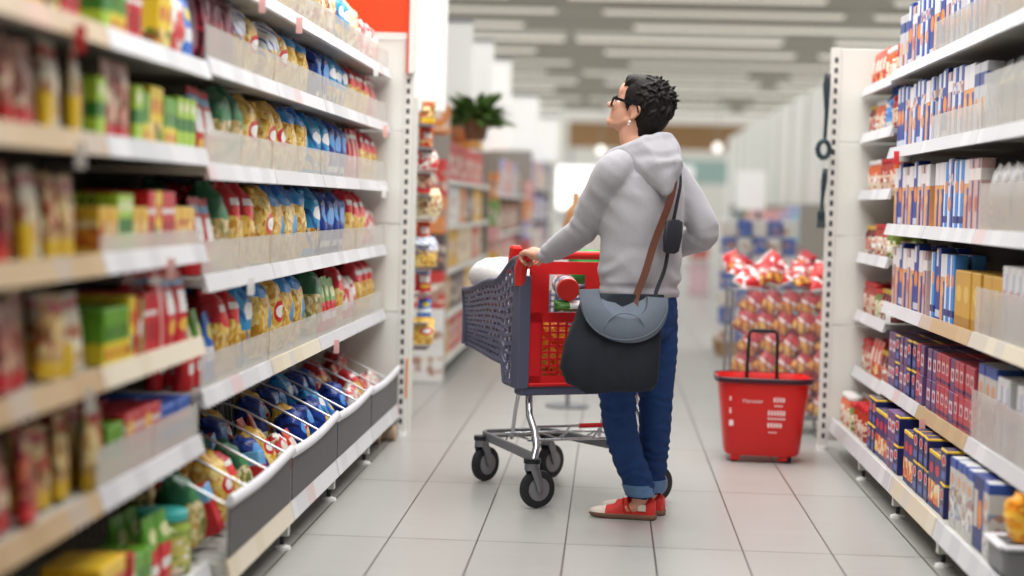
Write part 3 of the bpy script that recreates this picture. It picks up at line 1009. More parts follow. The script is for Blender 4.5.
# ------------------------------------------------ right rack
rstep = .935
RBAY = [(YEND - rstep * (i + 1), YEND - rstep * i) for i in range(5)]
EL = [.383, .66, .942, 1.244, 1.52, 1.745]
ML = [.40, .75, 1.09, 1.42, 1.755]
for i in range(5):
    y0, y1 = RBAY[i]
    xf = 1.21 if i == 0 else 1.2
    rails = {0: 'wwwwww', 1: 'wwwww', 2: 'ttwww', 3: 'wcwww', 4: 'wwwww'}[i]
    rise = {0: [0] * 6, 1: [0, 0, 0, 0, 0], 2: [0, 0, 0, .1, .12], 3: [.17, .16, .16, .19, .15], 4: [.12] * 5}[i]
    make_bay(1, i, y0, y1, EL if i == 0 else ML, xf, 1.11, .46, rails, rise, 'w' if i != 2 else 'c',
             'white shelving bay of the boxed-goods rack, %s counted from its end panel' % ORD[i])
SEQ_R0 = {1: [('jar_red', 3), ('pk_red', 3), ('jar_dark', 3)], 2: [('jar_red', 4), ('jar_pesto', 2), ('jar_dark', 3)], 3: [('jar_dark', 3), ('jar_red', 4), ('jar_pesto', 3)],
          4: [('jar_orange', 4), ('jar_red', 4)], 5: [('jar_dark', 2), ('jar_orange', 3), ('bot_blue', 2), ('jar_red', 2)], 6: [('pk_red', 4), ('jar_orange', 3), ('jar_red', 2)]}
y0, y1 = RBAY[0]
for lev, seq in SEQ_R0.items():
    fill(1, 0, lev, EL[lev - 1] + .036, y0, y1, 1.23, seq, rows=2 if lev < 4 else 1)
fill(1, 0, 0, .152, y0, y1, 1.14, [('jar_orange', 3), ('jar_pesto', 2), ('jar_red', 4)], rows=2)
MIX1 = [('spa_blue', 1), ('spa_white', 1), ('spa_orange', 1), ('spa_white', 1)]
MIX2 = [('spa_orange', 1), ('spa_blue', 1), ('spa_orange', 1), ('spa_pink', 1)]
SEQ_R = {
    1: {5: [('spa_grey', 2), ('spa_blue', 1), ('spa_pink', 1), ('spa_blue', 1), ('spa_white', 2), ('spa_blue', 1), ('spa_orange', 1)], 4: [('spa_blue', 1)] + MIX1 * 2, 3: MIX2 * 3,
        2: [('spa_pink', 1)] + MIX2 * 2 + [('spa_blue', 1)], 1: [('las_mauve', 2), ('las_blue', 1), ('las_mauve', 2), ('las_blue', 2), ('las_pink', 1), ('las_mauve', 3)]},
    2: {5: [('spa_blue', 1), ('spa_pink', 1), ('spa_white', 2), ('spa_grey', 1), ('spa_white', 2), ('spa_pink', 2)], 4: [('spa_white', 1), ('spa_blue', 1), ('spa_pink', 1), ('spa_white', 2), ('spa_orange', 2), ('spa_grey', 3)], 3: [('spa_orange', 2), ('spa_sky', 1), ('spa_white', 1), ('spa_sky', 2), ('spa_orange', 1), ('spa_pink', 2)],
        2: [('spa_sky', 1), ('spa_blue', 1), ('spa_orange', 1), ('spa_sky', 2), ('spa_gold', 3)], 1: [('las_mauve', 2), ('las_pink', 3), ('las_mauve', 1), ('las_pink', 6)]},
    3: {5: [('spa_grey', 2), ('spa_gold', 2), ('spa_pink', 2), ('spa_grey', 3)], 4: [('bag_black', 3), ('bag_silver', 5)], 3: [('bag_silver', 8)],
        2: [('spa_gold', 2), ('tall_white', 4), ('tall_clear', 5)], 1: [('tall_clear', 3), ('tall_white', 2), ('las_mauve', 1), ('tall_white', 2), ('las_mauve', 3)]},
}
for b_i, d in SEQ_R.items():
    y0, y1 = RBAY[b_i]
    for lev, seq in d.items():
        st = 2 if (lev == 1 and b_i < 3) else 1
        fill(1, b_i, lev, ML[lev - 1] + .036, y0, y1, 1.22, seq, rows=2 if lev < 3 else 1, stack=st, hmax=.31, rotj=.03)
fill(1, 1, 0, .152, *RBAY[1], 1.14, [('las_blue', 2), ('las_orange', 3), ('las_mauve', 2), ('las_blue', 2)], rows=2, stack=2, hmax=.29)
fill(1, 2, 0, .152, *RBAY[2], 1.14, [('las_orange', 2), ('las_blue', 3), ('las_orange', 2), ('las_blue', 2)], rows=2, stack=2, hmax=.29)
fill(1, 3, 0, .152, RBAY[3][0] + .25, RBAY[3][1], 1.14, [('tall_clear', 4), ('spa_navy', 1), ('tall_clear', 4)], rows=2, fit=.232)
# bin with an orange bag hung at the near end of the right rack
bn = empty('display_bin', 'small steel bin with white rim jutting from the boxed-goods rack', 'bin', (1.235, 5.07, .0), 0)
MB().box(-.1, .1, -.1, .1, .153, .24).build('body', STEEL, bn, bevel=.01)
q = MB()
for a in (((-.1, -.1), (.1, -.1)), ((.1, -.1), (.1, .1)), ((.1, .1), (-.1, .1)), ((-.1, .1), (-.1, -.1))):
    q.bar((*a[0], .246), (*a[1], .246), .03, .012)
q.build('rim', RIMW, bn, bevel=.004)
put('bag_orange', (1.21, 5.07, .2545), -PI / 2, 'bright orange bag standing on the steel bin at the rack front', 'bin goods', scale=(1, 1, .6))

# ------------------------------------------------ red sign above the left end panel
SIGN = mat('sign_orange_red', '#f2481c', .45, var=.03)
SIGNE = mat('sign_edge_red', '#e0573c', .5)
sg = empty('shelf_sign', 'plain orange-red sign board with white frame above the left rack', 'sign', (-1.22, YEND + .01, 1.99))
MB().box(-.42, .2, .0, .012, .02, .62).build('board', SIGN, sg)
q = MB().box(-.42, .2, -.004, .016, .0, .02)
q.box(.2, .235, -.03, .003, -.18, .64)
q.build('frame', WHITE, sg)
MB().box(.186, .199, -.012, -.001, -.18, .62).build('edge_strip', SIGNE, sg)

# ------------------------------------------------ black kitchen tools hung on the right post
TOOL = mat('tool_black', '#22343c', .4)
for nm, lab, z0, kind in (('serving_spoon', 'black slotted spaghetti spoon hung upside on the right post', 1.41, 0), ('serving_fork', 'black serving fork hung lower on the right post', 1.09, 1)):
    o = empty(nm, lab, 'kitchen tool', (1.035, YEND - .05, z0), 0)
    h = MB()
    if kind == 0:
        h.tube([(0, 0, .44), (-.004, 0, .38), (.0, 0, .25), (-.004, 0, .12)], [.014, .019, .011, .009], 10, flat=.6, up=(0, 1, 0))
        h.build('handle', TOOL, o, smooth=True)
        ring = [(-.008 + .028 * math.cos(t * PI / 10), 0, .075 + .04 * math.sin(t * PI / 10)) for t in range(20)]
        hd = MB().tube(ring, .012, 8, closed=True)
        for t in range(9):
            a = PI + t * PI / 8
            hd.tube([(-.008 + .03 * math.cos(a), 0, .075 + .042 * math.sin(a)), (-.008 + .041 * math.cos(a), -.012, .075 + .056 * math.sin(a))], .005, 6)
        hd.build('head', TOOL, o, smooth=True)
    else:
        h.tube([(.004, 0, .3), (.0, 0, .24), (-.006, 0, .15), (-.008, 0, .09)], [.012, .016, .009, .008], 10, flat=.6, up=(0, 1, 0))
        h.build('handle', TOOL, o, smooth=True)
        hd = MB().ell((-.008, 0, .075), (.02, .008, .03), 12, 8)
        for t in range(4):
            hd.tube([(-.022 + t * .0095, 0, .07), (-.024 + t * .011, -.008, .01)], .0045, 6)
        hd.build('head', TOOL, o, smooth=True)
    MB().tube([(0, .055, .42 - .14 * kind), (0, -.012, .42 - .14 * kind), (0, -.016, .44 - .14 * kind)], .003, 6).build('hook', CHROME, o)

for i, (y, x) in enumerate(((8.36, -1.12), (8.5, -1.06))):
    ro = MB()
    ro.lathe([(.03, -.16), (.038, -.158), (.038, .158), (.03, .16)], 20, 0, M=Matrix.Translation((x - .12, y, .039)) @ Matrix.Rotation(PI / 2, 4, 'Y'))
    tag(ro.build('cardboard_roll', mat('cardboard_%d' % i, '#b49a80', .8), smooth=40), 'beige cardboard roll lying under the rack near its end panel, %s' % ('outer one' if i else 'inner one'), 'roll', 'cardboard rolls under the rack')
# ------------------------------------------------------------------- person
HOOD = mat('hoodie_grey', '#b0aeb4', .85, spec=.2, var=.1, vscale=160, bump=.35, bscale=420, sheen=.25)
JEAN = mat('jeans_blue', '#253f70', .8, spec=.2, var=.22, vscale=26, bump=.3, bscale=600)
JCUF = mat('jeans_cuff', '#6484ac', .8, spec=.2, var=.2, vscale=60, bump=.3, bscale=500)
SKIN = mat('skin', '#dba48a', .5, spec=.35, var=.07, vscale=25)
HAIRM = mat('hair_dark', '#191512', .62, spec=.3, var=.5, vscale=60, bump=.4, bscale=120)
EYEW = mat('eye_white', '#efe9e4', .2)
EYED = mat('eye_brown', '#2c1a10', .2)
FRAMEB = mat('glasses_black', '#101114', .3)
LENS = mat('glasses_lens', '#e6eef2', .05, alpha=.2)
SHOE = mat('shoe_red', '#cf2a22', .55, var=.15, vscale=40)
SOLE = mat('shoe_sole', '#7a5a4a', .7, var=.15)
TOE = mat('shoe_toe_cream', '#e2d6c8', .6)
LIPS = mat('lips', '#b8655c', .5)
PEARL = mat('earring', '#f0eee6', .2, spec=.8)

PC = V(.115, 6.50, 0)                       # hips, on the floor plan
PH = V(-.75, .66, 0).normalized()           # the way she faces
PL = V(-.66, -.75, 0).normalized()          # her left


def PT(a, b, z, c=PC):
    return c + PH * a + PL * b + V(0, 0, z)


def body_ring(z, ra, rb, oa=0, ob=0, n=28, e=2.3, c=PC):
    return [tuple(PT(oa + y, ob + x, z, c)) for x, y, _ in sup(0, 0, 0, rb, ra, n, e)]


# joints
LS, RS = PT(0, .15, 1.315), PT(0, -.145, 1.315)
LE, LW = V(-.098, 6.5, 1.098), V(-.243, 6.67, .985)
RE, RW = V(.352, 6.59, 1.092), V(.225, 6.74, 1.005)
LHIP, LK, LA = PT(0, .085, .80), V(.045, 6.465, .48), V(.143, 6.585, .09)
RHIP, RK, RA = PT(0, -.085, .80), V(.19, 6.6, .48), V(.183, 6.7, .09)

# head frame: face turned to the left of the picture and lifted
HF = V(-.975, .22, 0).normalized()
TILT = math.radians(23)
HU = (V(0, 0, 1) * math.cos(TILT) - HF * math.sin(TILT)).normalized()
HFW = (HF * math.cos(TILT) + V(0, 0, 1) * math.sin(TILT)).normalized()
HL = HU.cross(HFW).normalized()
HC = V(.085, 6.515, 1.542)
HM = Matrix(((HFW.x, HL.x, HU.x, HC.x), (HFW.y, HL.y, HU.y, HC.y), (HFW.z, HL.z, HU.z, HC.z), (0, 0, 0, 1)))
HS = .875


def hp(x, y, z):
    return HM @ V(x * HS, y * HS, z * HS)


bm_ = MB()
# core and limbs under the clothes
bm_.rings([body_ring(.76, .08, .13), body_ring(.9, .08, .12), body_ring(1.05, .075, .11), body_ring(1.2, .085, .13), body_ring(1.32, .075, .14), body_ring(1.39, .05, .075)])
for h_, k_, a_ in ((LHIP, LK, LA), (RHIP, RK, RA)):
    bm_.limb([h_, k_, a_], [.072, .046, .033])
    fd = V(-.97, .2, 0) if a_ is LA else V(-.93, .36, 0)
    bm_.limb([a_, a_ + fd * .02 + V(0, 0, -.045), a_ + fd * .12 + V(0, 0, -.066)], [.033, .026, .013], sub=4)
bm_.limb([LS, LE, LW], [.045, .035, .023])
bm_.limb([RS, RE, RW], [.045, .035, .023])
# neck and head
bm_.limb([PT(-.01, 0, 1.36), hp(-.035, 0, -.12), hp(-.02, 0, -.05)], [.056, .05, .052])
bm_.ell((-.012, 0, .03), (.094, .074, .092), 24, 16, M=HM)          # skull
bm_.ell((.03, 0, -.035), (.058, .056, .07), 20, 14, M=HM)           # face
bm_.limb([hp(.01, .045, -.06), hp(.05, .03, -.088), hp(.078, 0, -.094), hp(.05, -.03, -.088), hp(.01, -.045, -.06)], [.018, .018, .02, .018, .018], n=10)   # jaw
bm_.ell((.055, 0, .045), (.034, .052, .045), 16, 12, M=HM)          # forehead
bm_.limb([hp(.078, 0, .02), hp(.096, 0, -.006), hp(.115, 0, -.033)], [.009, .0095, .011], n=10)     # nose
bm_.limb([hp(.092, .011, -.034), hp(.1, 0, -.036), hp(.092, -.011, -.034)], [.007, .008, .007], n=8)
for sgn in (1, -1):
    bm_.ell((.062, .032 * sgn, -.022), (.02, .02, .022), 12, 8, M=HM)    # cheek
    bm_.limb([hp(.07, .012 * sgn, .02), hp(.074, .034 * sgn, .022), hp(.06, .052 * sgn, .016)], [.008, .009, .008], n=8)   # brow
    # ear: rim, lobe, bowl
    bm_.limb([hp(-.0, .073 * sgn, -.012), hp(-.014, .083 * sgn, .012), hp(-.028, .085 * sgn, .004), hp(-.028, .082 * sgn, -.02), hp(-.013, .074 * sgn, -.045)], [.007, .0075, .0075, .007, .007], n=8)
    bm_.limb([hp(-.008, .07 * sgn, -.03), hp(-.016, .075 * sgn, .0)], [.008, .009], n=8)
bm_.limb([hp(.083, .014, -.058), hp(.094, 0, -.056), hp(.083, -.014, -.058)], [.006, .0075, .006], n=8)     # upper lip
bm_.limb([hp(.08, .013, -.068), hp(.091, 0, -.068), hp(.08, -.013, -.068)], [.006, .0078, .006], n=8)       # lower lip


def hand(w, tip_dir, palm_n, side, grip):
    """palm, five bent fingers; tip_dir along the hand, palm_n out of the palm, side towards the thumb"""
    t, pn, sd = tip_dir.normalized(), palm_n.normalized(), side.normalized()
    bm_.limb([w, w + t * .03, w + t * .055], [.024, .026, .026], n=12)
    for q in (-1, 0, 1):
        bm_.limb([w + t * .025 + sd * (.017 * q), w + t * .078 + sd * (.022 * q)], [.0145, .0125], n=10)
    for q, L in enumerate((.066, .075, .07, .054)):
        o = sd * (.0285 - .019 * q)
        k0 = w + t * .078 + o
        k1 = k0 + (t * math.cos(grip[0]) + pn * math.sin(grip[0])) * L * .48
        k2 = k1 + (t * math.cos(grip[1]) + pn * math.sin(grip[1])) * L * .32
        k3 = k2 + (t * math.cos(grip[2]) + pn * math.sin(grip[2])) * L * .26
        bm_.limb([k0, k1, k2, k3], [.0095, .0088, .0082, .007], n=10, sub=3)
    b0 = w + t * .028 + sd * .024
    b1 = b0 + (t * .6 + sd * .65 + pn * .3).normalized() * .038
    b2 = b1 + (t * .75 + sd * .1 + pn * .6).normalized() * .03
    b3 = b2 + (t * .6 - sd * .3 + pn * .7).normalized() * .022
    bm_.limb([b0, b1, b2, b3], [.014, .011, .0098, .008], n=10, sub=3)


hand(LW + V(-.012, .012, -.002), V(-.62, .70, .12), V(.1, .12, -1), V(.70, .62, 0), (.5, 1.5, 2.3))
hand(RW, V(-.75, .5, -.25), V(-.5, -.7, -.1), V(.1, -.2, .95), (.3, .5, .7))
person = remesh(bm_, 'person', [SKIN, LIPS], .0045, 3, .5)
tag(person, 'dark-haired person in grey hoodie and blue jeans gripping the trolley handle, looking up', 'person')
HMi = HM.to_3x3()

# ---- hair: cap of overlapping locks
hb = MB()
hb.ell((-.035, 0, .034), (.09, .08, .098), 24, 16, M=HM)
hb.ell((.0, 0, .07), (.074, .076, .06), 20, 12, M=HM)
hb.ell((-.06, 0, .0), (.068, .07, .088), 20, 14, M=HM)
hb.ell((-.062, 0, -.045), (.045, .052, .06), 16, 12, M=HM)
hb.ell((.028, 0, .088), (.056, .064, .034), 18, 12, M=HM)
for sgn in (1, -1):
    hb.ell((.008, .06 * sgn, .045), (.045, .016, .045), 14, 10, M=HM)
    for q in range(7):
        x = .045 - .011 * q
        hb.limb([hp(x - .015, .068 * sgn, .06), hp(x, .0735 * sgn, .03), hp(x - .004, .0735 * sgn, .0 - .012 * (q % 3))], [.01, .0075, .0025], n=7, sub=3)
rh = random.Random(5)
for q in range(240):
    th = rh.uniform(-PI, PI)
    ph = rh.uniform(-.35, 1.5)
    d = V(math.cos(ph) * math.cos(th), math.cos(ph) * math.sin(th), math.sin(ph))
    if d.x > .55 and d.z < .62:
        continue
    if d.z < .1 and d.x > .02:
        continue
    base = V(-.036, 0, .034) + V(d.x * .09, d.y * .077, d.z * .094)
    swirl = V(.5 * rh.uniform(-1, 1) + .35 * d.z, rh.uniform(-.8, .8), -.7 + .5 * d.z + rh.uniform(-.3, .3))
    tang = (swirl - d * swirl.dot(d)).normalized()
    L = rh.uniform(.022, .042)
    p1 = base + tang * L * .5 + d * rh.uniform(.001, .007)
    p2 = base + tang * L + d * rh.uniform(-.004, .009)
    hb.limb([HM @ base, HM @ p1, HM @ p2], [.0068, .0055, .0016], n=7, sub=3)
for q in range(46):      # loose tips on the crown and back
    th, ph = rh.uniform(1.2, 5.1), rh.uniform(.1, 1.45)
    d = V(math.cos(ph) * math.cos(th), math.cos(ph) * math.sin(th), math.sin(ph))
    base = V(-.036, 0, .034) + V(d.x * .09, d.y * .077, d.z * .096)
    sw = V(rh.uniform(-.9, .3), rh.uniform(-.7, .7), rh.uniform(-.4, .5))
    tp_ = base + (d * .5 + sw * .6).normalized() * rh.uniform(.016, .028)
    hb.limb([HM @ (base - d * .004), HM @ (base * .5 + tp_ * .5 + d * .003), HM @ tp_], [.0065, .0045, .0012], n=6, sub=3)
for q in range(16):      # fringe
    y = -.055 + .11 * q / 15
    x0 = .06 - 4 * y * y
    hb.limb([hp(x0 - .02, y, .1), hp(x0 + .016, y + rh.uniform(-.006, .006), .096), hp(x0 + .024 + rh.uniform(-.004, .008), y + rh.uniform(-.01, .01), .07 + rh.uniform(-.01, .012))], [.012, .01, .003], n=7, sub=3)
for q in range(18):      # nape wisps
    y = -.045 + .09 * q / 17
    hb.limb([hp(-.085 + y * y * 6, y, -.04), hp(-.088 + y * y * 8, y, -.075), hp(-.078 + y * y * 8, y * .9, -.1 + rh.uniform(-.012, .01))], [.013, .01, .004], n=7, sub=3)
remesh(hb, 'hair', HAIRM, .003, 1, .3, person)

# ---- eyes, glasses, earring
for sgn in (1, -1):
    e = MB()
    e.ell((.0715 * HS, .031 * sgn, -.005), (.0115, .0125, .0115), 14, 10, 0, HM)
    e.ell((.0805 * HS, .031 * sgn, -.005), (.0042, .0056, .0056), 12, 8, 1, HM)
    e.build('eye', [EYEW, EYED], person, smooth=True)
gl = MB()
for sgn in (1, -1):
    ring = []
    for q in range(24):
        t = 2 * PI * q / 24
        cx, cz = math.cos(t), math.sin(t)
        ring.append(HM @ V(.083 - .012 * abs(.031 + .024 * cx), sgn * (.034 + .027 * math.copysign(abs(cx) ** .6, cx)), -.007 + .02 * math.copysign(abs(cz) ** .6, cz)))
    gl.tube(ring, .0042, 6, closed=True)
    gl.bar(HM @ V(.081, .06 * sgn, .004), HM @ V(-.012, .082 * sgn, .016), .003, .01, HU)
    gl.tube([HM @ V(-.012, .082 * sgn, .016), HM @ V(-.03, .083 * sgn, -.01)], .003, 6)
gl.tube([HM @ V(.086, .008, .003), HM @ V(.096, 0, .006), HM @ V(.086, -.008, .003)], .003, 6)
glo = gl.build('glasses', FRAMEB, person, smooth=40)
ln = MB()
for sgn in (1, -1):
    ln.ell((.082, .034 * sgn, -.007), (.0008, .026, .018), 16, 10, 0, HM)
ln.build('lenses', LENS, glo, smooth=True)
er = MB().ell((-.012, .078, -.052), .0055, 12, 8, 0, HM)
er.ell((-.012, .0785, -.062), .0035, 12, 8, 0, HM)
er.build('earring', PEARL, person, smooth=True)

# ---- hoodie
hd = MB()
hd.rings([body_ring(.845, .118, .162, 0, 0), body_ring(.875, .124, .172), body_ring(.93, .126, .174), body_ring(1.03, .121, .168, 0, 0), body_ring(1.13, .124, .172, -.004),
          body_ring(1.22, .122, .17, -.006), body_ring(1.29, .11, .16, -.008), body_ring(1.345, .088, .12, -.006), body_ring(1.385, .07, .085, -.002), body_ring(1.41, .05, .06)])
hd.limb([PT(0, .11, 1.335), LS + V(-.01, 0, -.01), (LS + LE) / 2 + V(-.008, -.006, .0), LE, (LE + LW) / 2 + V(0, 0, -.004), LW + (LE - LW) * .14], [.06, .068, .062, .058, .05, .036], n=18)
hd.limb([LW + (LE - LW) * .2, LW + (LE - LW) * .02], [.036, .035], n=16)
hd.limb([PT(0, -.11, 1.335), RS + V(.008, 0, -.01), (RS + RE) / 2 + V(.01, 0, 0), RE, (RE + RW) / 2, RW + (RE - RW) * .1], [.06, .066, .062, .056, .05, .04], n=18)
# collar and hood lying on the back
nk = PT(-.005, 0, 1.395)
hood = MB()
RG = [(.095, .0, 1.325, .022), (.085, .07, 1.335, .022), (.058, .125, 1.358, .022), (-.01, .122, 1.385, .024), (-.06, .085, 1.412, .026), (-.088, .03, 1.428, .026), (-.09, -.03, 1.432, .024), (-.06, -.085, 1.42, .024), (.0, -.11, 1.395, .022), (.06, -.085, 1.36, .022), (.085, -.045, 1.34, .022)]
hood.tube([PT(a, b, z) for a, b, z, r_ in RG], [r_ for a, b, z, r_ in RG], 12, closed=True)
TIP = PT(-.148, .045, 1.238)
for (a, b, z, r_), nx in zip(RG[2:9], RG[3:10]):
    for t in (0, .34, .67):
        aa, bb, zz = (u * (1 - t) + v * t for u, v in zip((a, b, z), nx[:3]))
        if aa > .03 and bb < 0:
            continue
        p0 = PT(aa, bb, zz)
        out = (PH * aa + PL * bb).normalized()
        pm = p0 * .55 + TIP * .45 + out * .012 - PH * .026
        hood.limb([p0, pm, TIP], [.022, .021, .02], n=10, sub=6)
hood.limb([PT(-.1, .05, 1.37), PT(-.145, .045, 1.25)], [.03, .022])


def fold(co, n):
    d = 0
    a1 = noise.noise(V(co.x * 8 + co.z * 6, co.y * 8, co.z * 4))
    d += .0035 * (1 - abs(a1) * 2)
    # pull folds: elbows and under the arms
    for c, s_, f in ((LE, .11, 95), (RE, .11, 95), (PT(0, .15, 1.2), .13, 60), (PT(0, -.15, 1.2), .13, 60), (LW, .1, 120)):
        q = (co - c).length / s_
        if q < 1:
            d += .0038 * (1 - q) * math.sin((co.z + .7 * co.x + .05 * noise.noise(co * 9)) * f)
    # soft drape at the small of the back
    if co.z < 1.05 and abs(co.x - .11) < .2:
        d += .004 * math.sin(co.z * 62 + 6 * noise.noise(co * 7)) * min(1, (1.05 - co.z) * 8)
    # ribbed waistband
    if co.z < .9 and co.x > -.08:
        d -= .007 * (1 - abs(co.z - .885) / .02) if abs(co.z - .885) < .02 else 0
    return d


hoodie = remesh(hd, 'hoodie', HOOD, .0075, 4, .5, person, fold)


def hfold(co, n):
    return .003 * math.sin((co - TIP).length * 75 + 5 * noise.noise(co * 10)) + .002 * noise.noise(co * 30)


remesh(hood, 'hood', HOOD, .006, 3, .5, hoodie, hfold)

# ---- jeans
jn = MB()
jn.rings([body_ring(.70, .10, .15), body_ring(.78, .115, .168), body_ring(.86, .112, .158), body_ring(.90, .105, .148)])
lk2 = (LK + LA) / 2 + V(-.022, -.01, .02)
rk2 = (RK + RA) / 2 + V(.004, -.012, .02)
jn.limb([LHIP + V(0, 0, -.02), (LHIP + LK) / 2 + V(-.004, 0, 0), LK, lk2, LA + V(0, 0, .03)], [.094, .086, .069, .062, .054], n=20)
jn.limb([RHIP + V(0, 0, -.02), (RHIP + RK) / 2 + V(.004, 0, 0), RK, rk2, RA + V(0, 0, .03)], [.092, .082, .066, .06, .054], n=20)


def jfold(co, n):
    d = .003 * math.sin(co.z * 150 + 7 * noise.noise(co * 12)) * (1 if co.z < .3 else .5)
    for kk in (LK, RK):
        q = (co - kk).length / .13
        if q < 1:
            d += .004 * (1 - q) * math.sin(co.z * 120 + 5 * noise.noise(co * 9))
    return d


jeans = remesh(jn, 'jeans', JEAN, .0075, 4, .5, person, jfold)
for nm, a_, k_ in (('cuff', LA, lk2), ('cuff', RA, rk2)):
    c = MB()
    u = (k_ - a_).normalized()
    rs = []
    for t, r_ in ((-.016, .05), (-.014, .056), (.034, .0575), (.036, .05)):
        o = a_ + u * (.016 + t)
        rs.append([tuple(o + V(r_ * math.cos(2 * PI * i / 24), r_ * math.sin(2 * PI * i / 24), 0)) for i in range(24)])
    c.rings(rs)
    c.build(nm, JCUF, jeans, smooth=True)


# ---- shoes
def shoe(heel, fwd):
    f = V(*fwd).normalized()
    sd = V(-f.y, f.x, 0)
    M = Matrix(((f.x, sd.x, 0, heel[0]), (f.y, sd.y, 0, heel[1]), (0, 0, 1, 0), (0, 0, 0, 1)))
    prof = [(0, .026, .072), (.015, .033, .084), (.05, .035, .088), (.085, .034, .084), (.11, .035, .074), (.135, .038, .062), (.165, .042, .05), (.2, .042, .04), (.228, .034, .033), (.245, .018, .027)]
    up = MB()
    rs = []
    for x, wd, ht in prof:
        ring = []
        for i in range(20):
            t = 2 * PI * i / 20
            c_, s_ = math.cos(t), math.sin(t)
            yy = wd * math.copysign(abs(c_) ** .8, c_)
            zz = .016 + (ht - .016) * max(0, s_) ** .8 if s_ > 0 else .014
            ring.append((x, yy * (1 - .25 * max(0, s_)), zz))
        rs.append(ring)
    up.rings(rs, 0, True, M)
    o = up.build('shoe', SHOE, person, smooth=60)
    so = MB()
    rs = []
    for z, g_ in ((0, -.003), (.004, .002), (.016, .003), (.02, 0)):
        pts = [(x, wd + g_) for x, wd, _ in prof]
        pts = [(-.004 - g_, .012)] + pts + [(.249 + g_, .006)]
        ring = [(x, y, z + (.006 if x > .22 else 0) * (z < .01)) for x, y in pts] + [(x, -y, z + (.006 if x > .22 else 0) * (z < .01)) for x, y in reversed(pts)]
        rs.append(ring)
    so.rings(rs, 0, True, M)
    so.build('sole', SOLE, o, smooth=50)
    tc_ = MB()
    rs = []
    for x, wd, ht in ((.185, .0432, .047), (.2, .0435, .043), (.228, .036, .037), (.244, .022, .031), (.251, .008, .024)):
        ring = []
        for i in range(16):
            t = 2 * PI * i / 16
            c_, s_ = math.cos(t), math.sin(t)
            ring.append((x, wd * c_ * (1 - .25 * max(0, s_)), .016 + (ht - .016) * max(0, s_) ** .8 if s_ > 0 else .013))
        rs.append(ring)
    tc_.rings(rs, 0, True, M)
    tc_.build('toe_cap', TOE, o, smooth=60)
    st = MB()
    for x, h_ in ((.118, .071), (.098, .08)):
        st.tube([(x - .012, .036, .03), (x, .032, .05), (x + .004, .016, h_), (x + .004, -.016, h_), (x, -.032, .05), (x - .012, -.036, .03)], .006, 8, flat=.5, M=M)
    st.build('strap', SHOE, o, smooth=True)
    MB().box(.03, .06, -.0385, -.036, .035, .06, 0, M).box(.03, .06, .036, .0385, .035, .06, 0, M).build('patch', TOE, o)


shoe((.2, 6.588), (-.985, .17, 0))
shoe((.235, 6.695), (-.94, .34, 0))

# --------------------------------------------------------------- shoulder bag
BAGD = mat('bag_charcoal', '#262b33', .75, spec=.25, var=.15, vscale=30, bump=.3, bscale=250)
BAGF = mat('bag_flap_grey', '#6b7480', .7, spec=.3, var=.06, vscale=50, bump=.2, bscale=300)
LEATH = mat('strap_leather', '#5e3424', .5, var=.15, vscale=60)
WEB = mat('strap_web_black', '#20242c', .6, var=.1)
BC = V(.02, 6.285, 0)
BX = V(.97, .22, 0).normalized()
BN = V(.22, -.97, 0).normalized()         # towards the camera


def BT(x, n, z):
    return BC + BX * x + BN * n + V(0, 0, z)


bag = empty('shoulder_bag', 'charcoal shoulder bag with grey rounded flap hanging at the hip of the person', 'bag', tuple(BT(0, 0, .52)))
BO = bag.location.copy()
bd = MB()
rs = []
for z, xl, xr, dp in ((.515, -.06, .105, .03), (.52, -.115, .15, .05), (.545, -.165, .165, .062), (.60, -.188, .17, .068), (.68, -.176, .174, .064), (.76, -.145, .178, .052), (.83, -.125, .182, .04), (.865, -.11, .186, .03)):
    cx, hw = (xl + xr) / 2, (xr - xl) / 2
    ring = []
    for x, y, _ in sup(cx, 0, 0, hw, dp, 40, 3.2):
        sag = -.02 * (x / .17) ** 1 * (1 if z < .6 else 0) * (0 if x > 0 else -1)
        wr = .004 * math.sin(x * 60 + z * 30) * (1 if y < 0 else -.3) + .003 * math.sin(z * 80 + x * 20)
        ring.append(tuple(BT(x, -y + wr, z + sag + (.016 if x < -.1 and z < .56 else 0)) - BO))
    rs.append(ring)
bd.rings(rs)
bd.build('body', BAGD, bag, smooth=70)
# flap: a U-shaped collar of padded cloth over the front
fl = MB()
outer, inner = [], []
N = 28
for k in range(N + 1):
    t = PI * k / N
    cx = -math.cos(t)
    sn = math.sin(t) ** .75
    outer.append((.026 + .162 * cx, .868 + .02 * (-cx) * .6 - .172 * sn))
    inner.append((.024 + .088 * cx, .872 + .02 * (-cx) * .6 - .088 * sn))
vs, fs = [], []
for k in range(N + 1):
    for tt in (0, .06, .5, .94, 1):
        x = outer[k][0] * (1 - tt) + inner[k][0] * tt
        z = outer[k][1] * (1 - tt) + inner[k][1] * tt
        bulge = .058 + .012 * math.sin(PI * tt) + .018 * max(0, math.sin(PI * k / N)) - .012 * max(0, (z - .82) / .05)
        vs.append(tuple(BT(x, bulge, z) - BO))
b0 = len(vs)
vs += [tuple(Vector(p) - BN * .012) for p in vs]
for k in range(N):
    for j in range(4):
        a = k * 5 + j
        fs.append((a, a + 1, a + 6, a + 5))
        fs.append((b0 + a, b0 + a + 5, b0 + a + 6, b0 + a + 1))
    for j in (0, 4):
        a = k * 5 + j
        fs.append((a, a + 5, b0 + a + 5, b0 + a))
for e_ in (0, N):
    for j in range(4):
        a = e_ * 5 + j
        fs.append((a, a + 1, b0 + a + 1, b0 + a))
fl.add(vs, fs)
flap = fl.build('flap', BAGF, bag, smooth=60)
